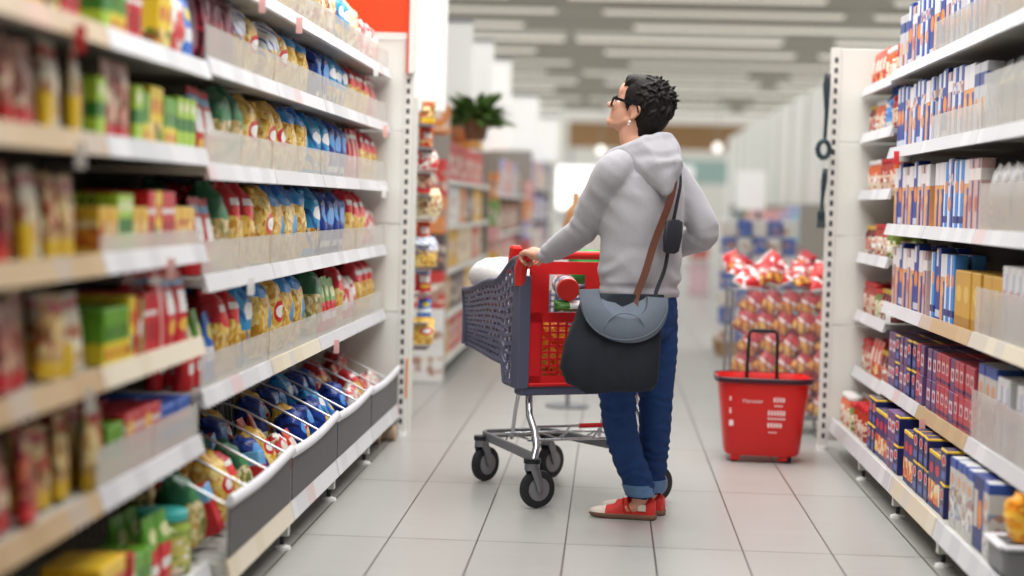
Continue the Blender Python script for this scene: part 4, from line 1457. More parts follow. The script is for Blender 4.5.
# inner panel and arched seam below the mouth
ip = MB()
vs, fs = [], []
for k in range(N + 1):
    x, z = inner[k]
    vs.append(tuple(BT(x * .98, .05 + .014 * math.sin(PI * k / N), z) - BO))
    vs.append(tuple(BT(x * .98, .036, .864 - .03 * math.sin(PI * k / N)) - BO))
for k in range(N):
    fs.append((2 * k, 2 * k + 1, 2 * k + 3, 2 * k + 2))
ip.add(vs, fs)
ip.build('inner_panel', mat('bag_lining', '#6a7582', .8), bag, smooth=60)
sm_ = MB()
sm_.tube([tuple(BT(.024 - .072 * math.cos(PI * k / 16), .082 + .003 * math.sin(PI * k / 16), .744 + .058 * math.sin(PI * k / 16)) - BO) for k in range(17)], .0028, 6)
sm_.tube([tuple(BT(.026 - .158 * math.cos(PI * k / 24), .066 + .016 * math.sin(PI * k / 24), .872 - .166 * math.sin(PI * k / 24) ** .75) - BO) for k in range(1, 24)], .0025, 6)
sm_.build('piping', mat('flap_piping', '#6a7582', .7), flap, smooth=True)
# leather strap over the right shoulder, web strap with a pad
SH = [PT(.09, -.02, 1.28), PT(.06, -.08, 1.385), PT(-.02, -.095, 1.40), PT(-.1, -.05, 1.365), PT(-.15, .0, 1.28), PT(-.168, .045, 1.2), PT(-.155, .105, 1.06), PT(-.15, .15, .94)]
lp = [tuple(p - BO) for p in SH] + [tuple(BT(.075, .03, .86) - BO), tuple(BT(.068, .04, .82) - BO)]
sp_ = MB()


def ribbon(mb, pts, w_, t_):
    """flat strap along points, broad side away from the body axis"""
    P = [Vector(p) for p in pts]
    fine = []
    for k in range(len(P) - 1):
        p0, p1, p2, p3 = P[max(k - 1, 0)], P[k], P[k + 1], P[min(k + 2, len(P) - 1)]
        for q in range(5):
            t = q / 5
            fine.append(.5 * ((2 * p1) + (p2 - p0) * t + (2 * p0 - 5 * p1 + 4 * p2 - p3) * t * t + (3 * p1 - p0 - 3 * p2 + p3) * t ** 3))
    fine.append(P[-1])
    rs = []
    ax = PC + V(0, 0, 1.2) - BO
    for k, p in enumerate(fine):
        tg = (fine[min(k + 1, len(fine) - 1)] - fine[max(k - 1, 0)]).normalized()
        out = V(p.x - ax.x, p.y - ax.y, max(0, p.z - (1.28 - BO.z)) * 3)
        out = (out - tg * out.dot(tg)).normalized()
        sd = tg.cross(out)
        rs.append([tuple(p + sd * a * w_ / 2 + out * b_ * t_ / 2) for a, b_ in ((-1, -1), (1, -1), (1, 1), (-1, 1))])
    mb.rings(rs)


ribbon(sp_, lp, .026, .005)
sp_.build('leather_strap', LEATH, bag, smooth=50)
ws = MB()
ribbon(ws, [tuple(p - BO) for p in (PT(-.02, -.108, 1.395), PT(-.105, -.066, 1.36), PT(-.155, -.03, 1.28), PT(-.166, .0, 1.2), PT(-.158, .022, 1.08), PT(-.155, .045, .96))] + [tuple(BT(.15, .02, .875) - BO), tuple(BT(.152, .03, .84) - BO)], .014, .004)
ws_o = ws.build('web_strap', WEB, bag, smooth=50)
pad = MB()
pc = PT(-.17, .024, 1.075) - BO
un, us = (-PH), PL
rs = []
for q, (z, wd, dp) in enumerate(((-.062, .024, .004), (-.053, .042, .008), (0, .05, .012), (.053, .045, .008), (.062, .026, .004))):
    rs.append([tuple(pc + V(0, 0, z) + us * x * 1.0 + un * y - us * (z * .12)) for x, y, _ in sup(0, 0, 0, wd, dp, 20, 3)])
pad.rings(rs)
pad.build('strap_pad', WEB, ws_o, smooth=60)
# ------------------------------------------------------------------ trolley
SLATE = mat('trolley_slate', '#646880', .45, var=.06)
SLATED = mat('trolley_slate_dark', '#54576c', .5, var=.06)
TRED = mat('trolley_red', '#cf1f22', .38, var=.05)
TRED2 = mat('trolley_handle_red', '#d8261f', .4, var=.04)
GREYM = mat('trolley_frame_grey', '#85868a', .4, .5, var=.05)
RUB = mat('wheel_rubber', '#24252a', .6, var=.1)
HUBM = mat('wheel_hub', '#8a8b90', .4, .3)
CO = V(-.02, 6.87, 0)
CF = V(-.45, .893, 0).normalized()
CL = V(-.893, -.45, 0).normalized()
cart = empty('shopping_trolley', 'red and slate plastic shopping trolley pushed by the person in the aisle', 'shopping trolley', tuple(CO))


def T(a, b, z):
    return CF * a + CL * b + V(0, 0, z)


def smooth_poly(pts, x):
    for (x0, y0_), (x1, y1_) in zip(pts, pts[1:]):
        if x <= x1:
            t = (x - x0) / (x1 - x0)
            t = t * t * (3 - 2 * t)
            return y0_ + (y1_ - y0_) * t
    return pts[-1][1]


A0, A1 = .10, .90
TOPP = [(.0, .965), (.14, .965), (.45, .86), (.9, .80)]
BOTP = [(.0, .455), (.34, .458), (.36, .535), (.9, .565)]


def half(a):
    return .31 - .085 * (a - A0) / (A1 - A0)


def side_panel(sg):
    mb = MB()
    nu, nv = 15, 12

    def pt(a, v):
        zb, zt = (BOTP[-1][1] if False else smooth_poly(BOTP, a)), smooth_poly(TOPP, a)
        return T(a, sg * (half(a) - .02 * (1 - v)), zb + (zt - zb) * v)
    us = [A0 + .05 + (A1 - A0 - .05) * k / nu for k in range(nu + 1)]
    vv = [.03 + .94 * j / nv for j in range(nv + 1)]
    for j in range(nv):
        for k in range(nu + 1):
            a = us[k] + ((A1 - A0 - .05) / nu * .5 if j % 2 else 0)
            if a < A1:
                mb.bar(pt(a, vv[j]), pt(a, vv[j + 1]), .007, .014, CF)
    for v in vv:
        for k in range(nu):
            mb.bar(pt(us[k], v), pt(us[k + 1], v), .009, .0125)
    lat = mb.build('side_lattice', SLATE, cart)
    ed = MB()
    aa = [A0 + (A1 - A0) * k / 30 for k in range(31)]
    ed.tube([pt(a, 1.0) for a in aa], .0125, 8)
    ed.tube([pt(a, 0.0) for a in aa], .012, 8)
    ed.tube([pt(A1, k / 5) for k in range(6)], .012, 8)
    ed.build('side_rim', SLATED, lat, smooth=True)
    pl = MB()
    pl.bar(T(A0 + .028, sg * (half(A0)), .455), T(A0 + .028, sg * half(A0), .96), .02, .058, CF)
    pl.bar(T(A0, sg * .296, .455), T(A0, sg * .296, .90), .05, .03, CF)
    pl.build('corner_post', SLATED, cart, bevel=.004)


side_panel(1)
side_panel(-1)
fp = MB()
for k in range(13):
    b = -half(A1) + 2 * half(A1) * k / 12
    fp.bar(T(A1, b, .565), T(A1, b, .80), .007, .012, CF)
for j in range(9):
    fp.bar(T(A1, -half(A1), .57 + .026 * j), T(A1, half(A1), .57 + .026 * j), .012, .008)
fp.build('front_lattice', SLATE, cart)
fl_ = MB()
for k in range(15):
    a = A0 + (A1 - A0) * k / 14
    z = smooth_poly(BOTP, a) + .005
    fl_.bar(T(a, -half(a) + .02, z), T(a, half(a) - .02, z), .01, .01)
for k in range(11):
    b = (k - 5) / 5
    fl_.tube([T(a, b * (half(a) - .02), smooth_poly(BOTP, a)) for a in (A0, .2, .34, .36, .6, .9)], .006, 6)
fl_.build('basket_floor', SLATED, cart)
tb = MB().bar(T(A0 + .03, -.3, .445), T(A0 + .03, .3, .445), .07, .035)
tb.build('rear_sill', SLATED, cart, bevel=.006)
# red rear flap: border, solid upper part with two leg holes, lattice below
rp_ = MB()
a_ = A0 - .005
W = .272


def rb(b0, b1, z0, z1, th=.012):
    vs = [T(a_ + q, b, z) for z in (z0, z1) for q in (0, th) for b in (b0, b1)]
    rp_.add([tuple(v) for v in vs], [(0, 2, 3, 1), (4, 5, 7, 6), (0, 1, 5, 4), (2, 6, 7, 3), (0, 4, 6, 2), (1, 3, 7, 5)])


rb(-W, W, .925, .955, .03)
rb(W - .055, W, .47, .925)
rb(-W, -W + .055, .47, .925)
rb(-W, W, .47, .505)
rb(-W, W, .715, .755)
# solid piece and leg openings
rb(.19, W - .05, .755, .925)
rb(-.03, .03, .755, .925)
rb(-W + .05, -.175, .755, .925)
rb(.03, .19, .905, .925)
rb(-.175, -.03, .905, .925)
nb, nz_ = 12, 8
for k in range(nb + 1):
    b = -W + .055 + (2 * W - .11) * k / nb
    rb(b - .0035, b + .0035, .505, .715, .008)
for k in range(nz_):
    z = .505 + .21 * (k + .5) / nz_
    rb(-W + .055, W - .055, z - .004, z + .004, .008)
rp_.build('rear_flap', TRED, cart)
MB().tube([T(a_ - .004, W - .5 * W / 9 * k, .47 - .006 * math.sin(PI * k)) for k in range(36)], .008, 8).build('flap_hinge', TRED, cart, smooth=True)
# handle and brackets
hx = MB()
hpts = [T(-.015, b, .985) for b in (.3, .2, 0, -.2, -.3)]
hx.tube(hpts, .0165, 14)
hx.ell(tuple(hpts[0]), .0165, 12, 8).ell(tuple(hpts[-1]), .0165, 12, 8)
hh = hx.build('handle', TRED2, cart, smooth=True)
for sg in (1, -1):
    q = MB().tube([T(-.015, sg * .3, .985), T(.03, sg * .308, .985), T(.075, sg * .312, .965), T(.1, sg * .312, .925), T(.105, sg * .312, .86)], [.02, .024, .026, .026, .02], 12)
    q.build('handle_bracket', TRED2, cart, smooth=True)
cl = MB().bar(T(.27, .272, .90), T(.24, .272, 1.012), .05, .03, CF)
cl.build('coin_lock', TRED2, cart, bevel=.008)


def wheel(p, ang, fork=True):
    o = MB()
    ax = V(math.cos(ang), math.sin(ang), 0)
    fw = V(-ax.y, ax.x, 0)
    R0 = .075
    rs = []
    for x, r_ in ((-.016, .045), (-.017, .06), (-.013, .072), (0, R0), (.013, .072), (.017, .06), (.016, .045)):
        rs.append([tuple(p + ax * x + fw * (r_ * math.cos(2 * PI * i / 32)) + V(0, 0, R0 + r_ * math.sin(2 * PI * i / 32))) for i in range(32)])
    o.rings(rs)
    wo = o.build('wheel', RUB, cart, smooth=40)
    h = MB()
    rs = []
    for x, r_ in ((-.02, .012), (-.019, .03), (-.0165, .046), (.0165, .046), (.019, .03), (.02, .012)):
        rs.append([tuple(p + ax * x + fw * (r_ * math.cos(2 * PI * i / 24)) + V(0, 0, R0 + r_ * math.sin(2 * PI * i / 24))) for i in range(24)])
    h.rings(rs)
    h.build('hub', HUBM, wo, smooth=40)
    f = MB()
    top = p + V(0, 0, .165) + fw * .025
    for s_ in (-1, 1):
        f.tube([p + ax * (.027 * s_) + V(0, 0, R0 - .01), p + ax * (.027 * s_) + V(0, 0, R0 + .02) + fw * .004, top + ax * (.024 * s_) + V(0, 0, -.01)], [.012, .017, .02], 10, flat=.35, up=tuple(ax))
    f.tube([top + V(0, 0, -.015), top + V(0, 0, .012)], .03, 16)
    f.build('fork', STEEL, wo, smooth=40)
    c = MB().tube([top + V(0, 0, .012), top + V(0, 0, .03)], .034, 16)
    c.build('caster_collar', BLACKP, wo, smooth=40)
    return top


angs = math.atan2(CL.y, CL.x)
w1 = wheel(T(.0, .262, 0), 2.14)
w2 = wheel(T(.0, -.262, 0), 2.2)
w3 = wheel(T(.66, .205, 0), 2.45)
w4 = wheel(T(.66, -.10, 0), 2.45)
# legs and frame
for sg, wt in ((1, w1), (-1, w2)):
    MB().tube([T(.16, sg * .235, .45), T(.16, sg * .235, .40), T(.13, sg * .245, .345), T(.06, sg * .252, .29), T(.03, sg * .256, .235), wt + V(0, 0, .005)], .0145, 12).build('rear_leg', CHROME, cart, smooth=True)
    MB().tube([T(.3, sg * .21, .455), T(.36, sg * .205, .33), T(.40, sg * .2, .215)], .008, 10).build('strut', CHROME, cart, smooth=True)
fr = MB()
rail = [T(.05, .25, .185), T(.3, .235, .19), T(.66, .215, .195), T(.70, .19, .196), T(.705, .05, .196), T(.70, -.09, .196), T(.66, -.12, .195), T(.3, -.22, .19), T(.05, -.25, .185)]
for p_, q_ in zip(rail, rail[1:]):
    fr.bar(p_, q_, .014, .038)
fr.build('chassis_frame', GREYM, cart, bevel=.003)
MB().box(0, 0, 0, 0, 0, 0)
tr = MB()
tr.bar(T(.64, .2, .2), T(.64, -.1, .2), .06, .006)
tr.build('chassis_plate', GREYM, cart)
rk = MB()
for a, z in ((.12, .30), (.2, .235), (.42, .235)):
    rk.tube([T(a, .22, z), T(a, -.22, z)], .0055, 8)
for b in (-.2, -.07, .07, .2):
    rk.tube([T(.12, b, .30), T(.2, b, .235), T(.42, b, .235), T(.5, b * .9, .2)], .0045, 8)
rk.build('bottle_rack', CHROME, cart, smooth=True)
MB().tube([T(.12, .03, .30), T(.12, -.13, .30)], .0095, 10).build('rack_sleeve', TRED, cart, smooth=True)

# things in the trolley
WBAG = mat('white_bag', '#e6e4e2', .5, var=.06, bump=.4, bscale=30)
wb_ = MB()
rs = []
r = random.Random(4)
for k in range(15):
    t = k / 14
    q = max(.12, math.sin(PI * min(1, .08 + .92 * t)) ** .5) if k < 14 else .1
    q = max(q, .16)
    rs.append([tuple(T(.98 - .48 * t, .1 + y * .13 * q, .856 + .012 * math.sin(3 * t) + z * .078 * q * (1 + .08 * math.sin(9 * y + 11 * t)))) for y, z, _ in sup(0, 0, 0, 1, 1, 22, 2.3)])
wb_.rings(rs)
o = wb_.build('bread_bag', WBAG, None, smooth=60)
o.location = CO
tag(o, 'white plastic bag lying on top at the front of the trolley', 'bag')
rs_ = pack('print_orange_bag', '#e89a1e', [('picture', 0, 1, 34, ['#eaa024', '#d8491e', '#f2b63a', '#e06a1c', '#f4c84c'])], rough=.25, bump=.4)
for q, (a, b, z, h_, nm) in enumerate(((.19, .12, .468, .25, 'left'), (.19, -.04, .468, .23, 'middle'), (.19, -.18, .468, .22, 'right'))):
    me = pouch_mesh(.15, .09, h_, rs_, 8 + q, 'pillow', 'snack_bag')
    o = link('snack_bag', me)
    o.location = CO + T(a, b, z)
    o.rotation_euler = (0, 0, math.atan2(CL.y, CL.x) + PI)
    tag(o, 'orange and yellow snack bag behind the red trolley flap, %s of three' % ('nearest the slate side', 'middle one', 'nearest the person')[q], 'bag', 'orange snack bags in the trolley')
# rolled pack with a red end leaning through the leg opening, white and green pack under it
PKM = pack('print_roll', '#e8e6e6', [('picture', .1, .9, 26, ['#e8e6e6', '#c03028', '#8a98b0', '#f4f2f0', '#b86a50']), ('band', .9, 1, '#d42a28')], rough=.3)
me = MB().lathe([(.036, 0), (.04, .004), (.04, .012), (.039, .015)], 24, 1).lathe([(.039, .0155), (.041, .02), (.041, .16), (.036, .165)], 24, 0).mesh('tube', [PKM, mat('tin_red', '#d8342c', .35)], smooth=40)
o = link('snack_tube', me)
o.scale = (1.12, 1.12, 1)
dirv = (T(.11, -.035, .012)).normalized()
o.rotation_euler = dirv.to_track_quat('Z', 'Y').to_euler()
o.location = CO + T(.02, .142, .848)
tag(o, 'printed round tube with red end poking through the red trolley flap', 'tube')
GW = pack('print_greenwhite', '#ecebe8', [('rect', 0, .4, 0, 1, '#4d8a3a'), ('picture', 0, .3, 26, ['#3f7a30', '#6aa84a', '#e0e4d8', '#2c5a24'])], rough=.35, bump=.3)
me = pouch_mesh(.14, .06, .09, GW, 21, 'pillow', 'frozen_pack')
o = link('frozen_pack', me)
o.scale = (1, 1, .5)
o.location = CO + T(.05, .12, .762)
o.rotation_euler = (0.1, 0, math.atan2(CL.y, CL.x) + PI)
tag(o, 'white and green pack resting under the round tube at the flap', 'packet')
GRN = mat('green_pack', '#2f9a4a', .4, var=.1)
o = link('green_pack', pouch_mesh(.2, .08, .14, GRN, 5, 'pillow', 'green_pack'))
o.location = CO + T(.24, -.06, .86)
o.rotation_euler = (0, 0, math.atan2(CL.y, CL.x) + PI)
tag(o, 'bright green pack standing high inside the trolley beside the sleeve', 'packet')

# --------------------------------------------------------------- red basket
BRED = mat('basket_red', '#d61f1c', .35, var=.05, spec=.5)
BRIM = mat('basket_rim_maroon', '#3c1a26', .4)
HOLE = mat('basket_hole_light', '#f0dcd8', .5)
bk = empty('rolling_basket', 'red rolling hand basket with raised black handle standing by the right post', 'shopping basket', (.742, 8.3, 0), -.03)
bk.scale = (.96, .96, .96)
mb = MB()


def rr(hx_, hy_, z, n=40, e=5):
    return sup(0, 0, z, hx_, hy_, n, e)


mb.rings([rr(.175, .135, .035), rr(.185, .145, .05), rr(.222, .175, .385), rr(.232, .185, .39), rr(.232, .185, .415), rr(.226, .179, .415), rr(.215, .168, .38), rr(.178, .138, .06), rr(.17, .13, .055)])
bkb = mb.build('shell', BRED, bk, smooth=40)
q = MB()
q.rings([rr(.236, .189, .392), rr(.24, .193, .396), rr(.24, .193, .414), rr(.236, .189, .418)], cap=False)
q.rings([rr(.226, .18, .392), rr(.226, .18, .418)], cap=False)
q.build('rim_band', BRIM, bk, smooth=40)


def yfront(z):
    return -(.145 + (.175 - .145) * (z - .05) / .335) - .001


hl = MB()
for r_, (z, n_, x0, hgt) in enumerate(((.315, 4, .045, .022), (.285, 3, .05, .008), (.25, 6, .02, .024), (.222, 6, .02, .01), (.19, 5, .02, .022), (.155, 3, .025, .006))):
    for k_ in range(n_):
        x = x0 + .0145 * k_
        hl.box(x, x + .0085, yfront(z) - .0012, yfront(z) + .012, z - hgt / 2, z + hgt / 2)
for z, hgt, ww in ((.315, .02, .006), (.255, .024, .008), (.195, .026, .02)):
    hl.box(-.165, -.165 + ww, yfront(z) - .0012, yfront(z) + .012, z - hgt / 2, z + hgt / 2)
hl.build('slots', HOLE, bkb)
tm = text_mesh('Mercator', .026, .0006, HOLE)
tilt = math.atan2(.03, .335)
link('lettering', tm, bkb, Matrix.Translation((-.055, yfront(.305) - .001, .305)) @ Matrix.Rotation(PI / 2 + tilt, 4, 'X'))
hn = MB()
hn.tube([(-.075, .12, .39), (-.07, .1, .6), (-.066, .098, .622), (-.055, .098, .63), (.055, .098, .63), (.066, .098, .622), (.07, .1, .6), (.075, .12, .39)], [.0085, .0085, .0085, .0085, .0085, .0085, .0085, .0085], 10)
hn.bar((-.055, .098, .628), (.055, .098, .628), .02, .016)
hn.build('pull_handle', BLACKP, bk, smooth=40)
for x in (-.13, .13):
    for y in (-.09, .09):
        q = MB()
        rs = []
        for dx, r_ in ((-.014, .014), (-.012, .02), (.012, .02), (.014, .014)):
            rs.append([(x + dx, y + r_ * math.cos(2 * PI * i / 16), .0205 + r_ * math.sin(2 * PI * i / 16)) for i in range(16)])
        q.rings(rs)
        q.build('roller', BLACKP if x > 0 and y < 0 else BRED, bk, smooth=40)
ft = MB()
for x in (-.13, .1):
    ft.box(x - .022, x + .022, -.125, -.1, .012, .05)
ft.build('foot_bracket', BRED, bk, bevel=.003)

# --------------------------------------------- bin of wafer packets behind the basket
pb = empty('promotion_bin', 'clear-sided bin heaped with red wafer packets behind the red basket', 'display bin', (.9, 9.45, 0))
q = MB()
for x in (-.25, .25):
    for y in (-.2, .2):
        q.tube([(x, y, 0), (x, y, .76)], .008, 10)
for z in (.1, .76):
    for a in (((-.25, -.2), (.25, -.2)), ((.25, -.2), (.25, .2)), ((.25, .2), (-.25, .2)), ((-.25, .2), (-.25, -.2))):
        q.tube([(*a[0], z), (*a[1], z)], .0035, 8)
q.build('frame', STEEL, pb, smooth=True)
MB().box(-.25, .25, -.2, .2, .08, .1).build('floor_plate', STEEL, pb)
GLS = mat('bin_clear', '#f2f4f4', .2, alpha=.04, spec=.2)
for x0, x1, y0_, y1_ in ((-.25, .25, -.214, -.212), (-.264, -.262, -.2, .2)):
    MB().box(x0, x1, y0_, y1_, .1, .76).build('clear_side', GLS, pb)
r = random.Random(77)
n_ = 0
for row in range(6):
    for c_ in range(5):
        for dpt in range(2):
            n_ += 1
            x = .9 - .2 + .098 * c_ + (.03 if row % 2 else -.0)
            lab = 'red and gold wafer packet in the clear bin, %s row up, %s across%s' % (ORD[row], ORD[c_], ', behind' if dpt else '')
            put('pk_crisp', (x, 9.45 - .155 + .1 * dpt + r.uniform(-.008, .008), .105 + .107 * row + r.uniform(-.01, .01)), 0, lab, 'wafer packets in the clear bin', rot=(r.uniform(-.12, .05), .55 + r.uniform(-.16, .16), r.uniform(-.12, .12)), var=r.randrange(3), scale=(.64, .75, .64))
for k_ in range(24):
    x = .9 - .22 + .088 * (k_ % 6) + r.uniform(-.015, .015)
    y = 9.27 + .11 * (k_ // 6) + r.uniform(-.02, .02)
    key = 'pk_white' if k_ % 5 in (0, 1, 3) else 'pk_crisp'
    lab = '%s heaped atop the bin, %s row, %s across' % (PR[key]['desc'], ORD[k_ // 6], ORD[k_ % 6])
    put(key, (x, y, .785 + .02 * (k_ // 6) + r.uniform(-.02, .02)), 0, lab, 'wafer packets in the clear bin', rot=(r.uniform(-1.1, -.5), r.uniform(-.7, .7), r.uniform(-.6, .6)), var=r.randrange(3), scale=(.62, .8, .62))
# ------------------------------------------------------ far hall: shelving and goods
FARC = {'red': '#c8403a', 'orange': '#dc8a4a', 'cream': '#e2cfae', 'yellow': '#e0b040', 'brown': '#8a6048', 'blue': '#5a72b8', 'white': '#e6e4e2', 'pink': '#dca0a0', 'green': '#7fa05a', 'lilac': '#a8a4c8', 'dark': '#5a4a4c', 'aqua': '#88b8cc'}
FARM = {k: pack('far_print_' + k, c, [('picture', .15, .7, 22, [c, '#e4dccc', c, '#b08a7a'])], rough=.5) for k, c in FARC.items()}
FMES = {}
FPRO = {}


def farpack(col, w, d, h, loc, rz, lab, grp, name='packet', cat='packet'):
    key = (col, round(w, 2), round(d, 2), round(h, 2))
    if key not in FMES:
        FMES[key] = carton_mesh(w, d, h, FARM[col], name, .006)
        o = link(name, FMES[key])
        o.location = loc
        o.rotation_euler = (0, 0, rz)
        FPRO[key] = o
        tag(o, lab, cat, grp)
        return o
    o = dup(FPRO[key], loc, (0, 0, rz), lab)
    o['group'] = grp
    return o


DARKSH = mat('far_shelf_grey', '#c6c4be', .5)
FBACK = mat('far_back', '#9a948c', .7)


def far_unit(lab, x0, y0, y1, depth, levels, top, palette, s, nm, step_=.24, header=None, hcol=None):
    """a low shelving run seen from afar: s=-1 faces the aisle towards +x, with goods"""
    root = empty('far_shelving', lab, 'shelving', (x0, (y0 + y1) / 2, 0), 0, 'shelving runs deep in the hall')
    L = (y1 - y0) / 2
    a = -s
    MB().box(*sorted((a * -depth, a * (-depth - .04))), -L, L, 0, top).build('back_panel', FBACK, root)
    for e in (-L, L - .03):
        MB().box(*sorted((0, -a * depth)), e, e + .03, 0, top).build('side_panel', FBACK, root)
    for z in levels:
        sh = MB().box(*sorted((0, -a * depth)), -L + .03, L - .03, z - .014, z).build('shelf', DARKSH, root)
        MB().box(*sorted((.0, a * .012)), -L, L, z - .025, z + .006).build('price_rail', WHITE, sh)
    r = random.Random(int(abs(y0) * 10) + len(palette))
    lv = levels + [top]
    for i, z in enumerate(levels):
        gap = lv[i + 1] - z
        y = y0 + .06
        k = 0
        col = r.choice(palette)
        while y < y1 - step_:
            if r.random() < .55:
                col = r.choice(palette)
            w_ = step_ - .02
            h = min(gap - .03, r.choice((.36, .3, .27)))
            farpack(col, w_, .22, h, (x0 - a * .15, y + w_ / 2, z + .001), PI / 2 if a > 0 else -PI / 2,
                    '%s blurred packet, %s along the %s shelf of the %s' % (col, ORD[k], ORD[i], nm), 'packets on the ' + nm)
            y += step_
            k += 1
    return root


far_unit('long shelving run of mixed packets in the hall behind the bagged-goods rack', -1.08, 11.6, 15.4, .5, [.12, .42, .72, 1.02, 1.32], 1.62, ['red', 'orange', 'cream', 'dark', 'red', 'white', 'yellow'], -1, 'nearer far run', .32)
far_unit('second shelving run of reddish packets deeper in the hall', -1.05, 16.4, 20.8, .5, [.12, .5, .88, 1.26], 1.66, ['pink', 'red', 'cream', 'orange', 'brown', 'lilac'], -1, 'second far run', .42)
far_unit('third shelving run of pale packets deepest in the hall', -1.0, 22, 29, .5, [.12, .55, .98, 1.4], 1.85, ['lilac', 'white', 'pink', 'blue', 'cream'], -1, 'deepest far run', .6)
# goods on the back of the left end panel, jutting into the cross aisle
for i, (z, key) in enumerate(((.43, 'pas_gold'), (.56, 'rice_blue'), (.7, 'rice_red'), (.83, 'pas_white'), (.96, 'pk_red'), (1.09, 'pas_cream'), (1.21, 'sach_pink'), (1.33, 'bag_redwhite'), (1.45, 'pk_red'), (1.57, 'sach_tan'))):
    put(key, (-.965 + .016 * (i % 2), 8.97 + .04 * (i % 3), z + .012), 0, '%s hung behind left end panel, %s from floor' % (PR[key]['desc'], ORD[i]), 'packs hung behind the left end panel', rot=(.0, .03 * (-1) ** i, .7), var=i, scale=(.8, .8, .58))
hs = empty('hanging_strip', 'steel peg strip carrying packs behind the left end panel', 'peg strip', (-1.0, 8.86, 0))
MB().box(-.012, .012, -.01, .01, 0, 1.7).build('post', WHITE, hs)
for i in range(10):
    z = (.43, .56, .7, .83, .96, 1.09, 1.21, 1.33, 1.45, 1.57)[i]
    MB().box(-.0, .08, -.006, .2, z - .01, z - .002).build('peg_tray', STEEL, hs)
for un, (x, y, cols, nm) in enumerate(((-1.2, 11.36, ('white', 'white', 'red', 'dark', 'orange', 'red'), 'nearer far run'), (-1.18, 16.16, ('orange', 'red', 'yellow', 'pink', 'green', 'orange'), 'second far run'), (-1.14, 21.7, ('blue', 'yellow', 'red', 'lilac', 'orange', 'pink'), 'deepest far run'))):
    for i, c in enumerate(cols):
        farpack(c, .26 + .04 * un, .2, .24, (x, y, .002 + .242 * i), 0, '%s box stacked at the end of the %s, %s up' % (c, nm, ORD[i]), 'boxes stacked at the ends of the far runs', 'carton', 'box')
# tall white headers stepping back over the left runs
HDR = mat('header_white_glow', '#f0efeb', .5, emis=.28, var=.03)  # own glow added to whiten panels that get little light; no lamps
for i, (y, xr, zt, zb) in enumerate(((10.6, -1.02, 3.4, 1.72), (13.0, -1.06, 2.5, 1.85), (16.0, -1.11, 2.64, 1.75), (19, -1.12, 2.72, 1.75), (23, -.98, 2.58, 1.87), (28, -.86, 2.55, 1.87))):
    hd_ = empty('hanging_header', 'tall white header panel over the left shelving runs, %s from the front' % ORD[i], 'header panel', (xr - .5, y, zb), 0, 'white header panels over the left runs')
    MB().box(-.7, .5, -.03, .03, 0, zt - zb).build('panel', HDR, hd_, bevel=.01)
    MB().box(-.7, .5, -.04, .04, zt - zb, zt - zb + .03).build('top_rail', STEEL, hd_)
# potted green plant and orange boxes on the first run
PLANT = mat('leaf_green', '#5a7a3a', .6, var=.3)
pl = empty('potted_plant', 'leafy green plant standing on top of the far shelving run', 'plant', (-.98, 12.5, 1.622))
MB().lathe([(.07, 0), (.1, .14), (.09, .14)], 16).build('pot', mat('pot_brown', '#7a5a40', .7), pl, smooth=40)
r = random.Random(9)
lf = MB()
for k in range(170):
    a, e = r.uniform(0, 2 * PI), r.uniform(.05, 1.0)
    L = r.uniform(.18, .4)
    d = V(math.cos(a) * math.cos(e), math.sin(a) * math.cos(e), math.sin(e))
    p0 = V(0, 0, .12)
    p1 = p0 + d * L * .6
    p2 = p0 + d * L + V(0, 0, -.06 * L / .3)
    sdv = d.cross(V(0, 0, 1)).normalized() * .035
    lf.add([tuple(p0), tuple(p1 + sdv), tuple(p2), tuple(p1 - sdv)], [(0, 1, 2, 3)])
lf.build('leaves', PLANT, pl)
for i, (y, x, col, z) in enumerate(((11.8, -1.12, 'orange', 1.63), (13.2, -1.08, 'orange', 1.63), (14.6, -1.1, 'yellow', 1.63))):
    farpack(col, .34, .22, .2, (x - .1, y, z), PI / 2, '%s box on top of the nearer far run, %s from its front end' % (col, ORD[i]), 'boxes on top of the nearer far run', 'carton', 'box')

# pallet of blue and white packs behind the wafer bin
pal = empty('pallet', 'wooden pallet carrying stacked blue and white packs past the wafer bin', 'pallet', (1.2, 14.5, 0))
WOOD = mat('pallet_wood', '#a8865c', .8, var=.2)
for y in (-.35, 0, .35):
    MB().box(-.3, .3, y - .05, y + .05, 0, .09).build('bearer', WOOD, pal)
for k in range(6):
    MB().box(-.3 + .1 * k, -.3 + .1 * k + .08, -.42, .42, .09, .112).build('board', WOOD, pal)
for row in range(7):
    for c_ in range(5):
        farpack('blue' if (c_ + row) % 2 else 'white', .112, .3, .13, (1.2 - .24 + .12 * c_, 14.3, .113 + .142 * row), 0, '%s pack on the pallet stack, %s row up, %s across' % ('blue' if (c_ + row) % 2 else 'white', ORD[row], ORD[c_]), 'packs stacked on the pallet')
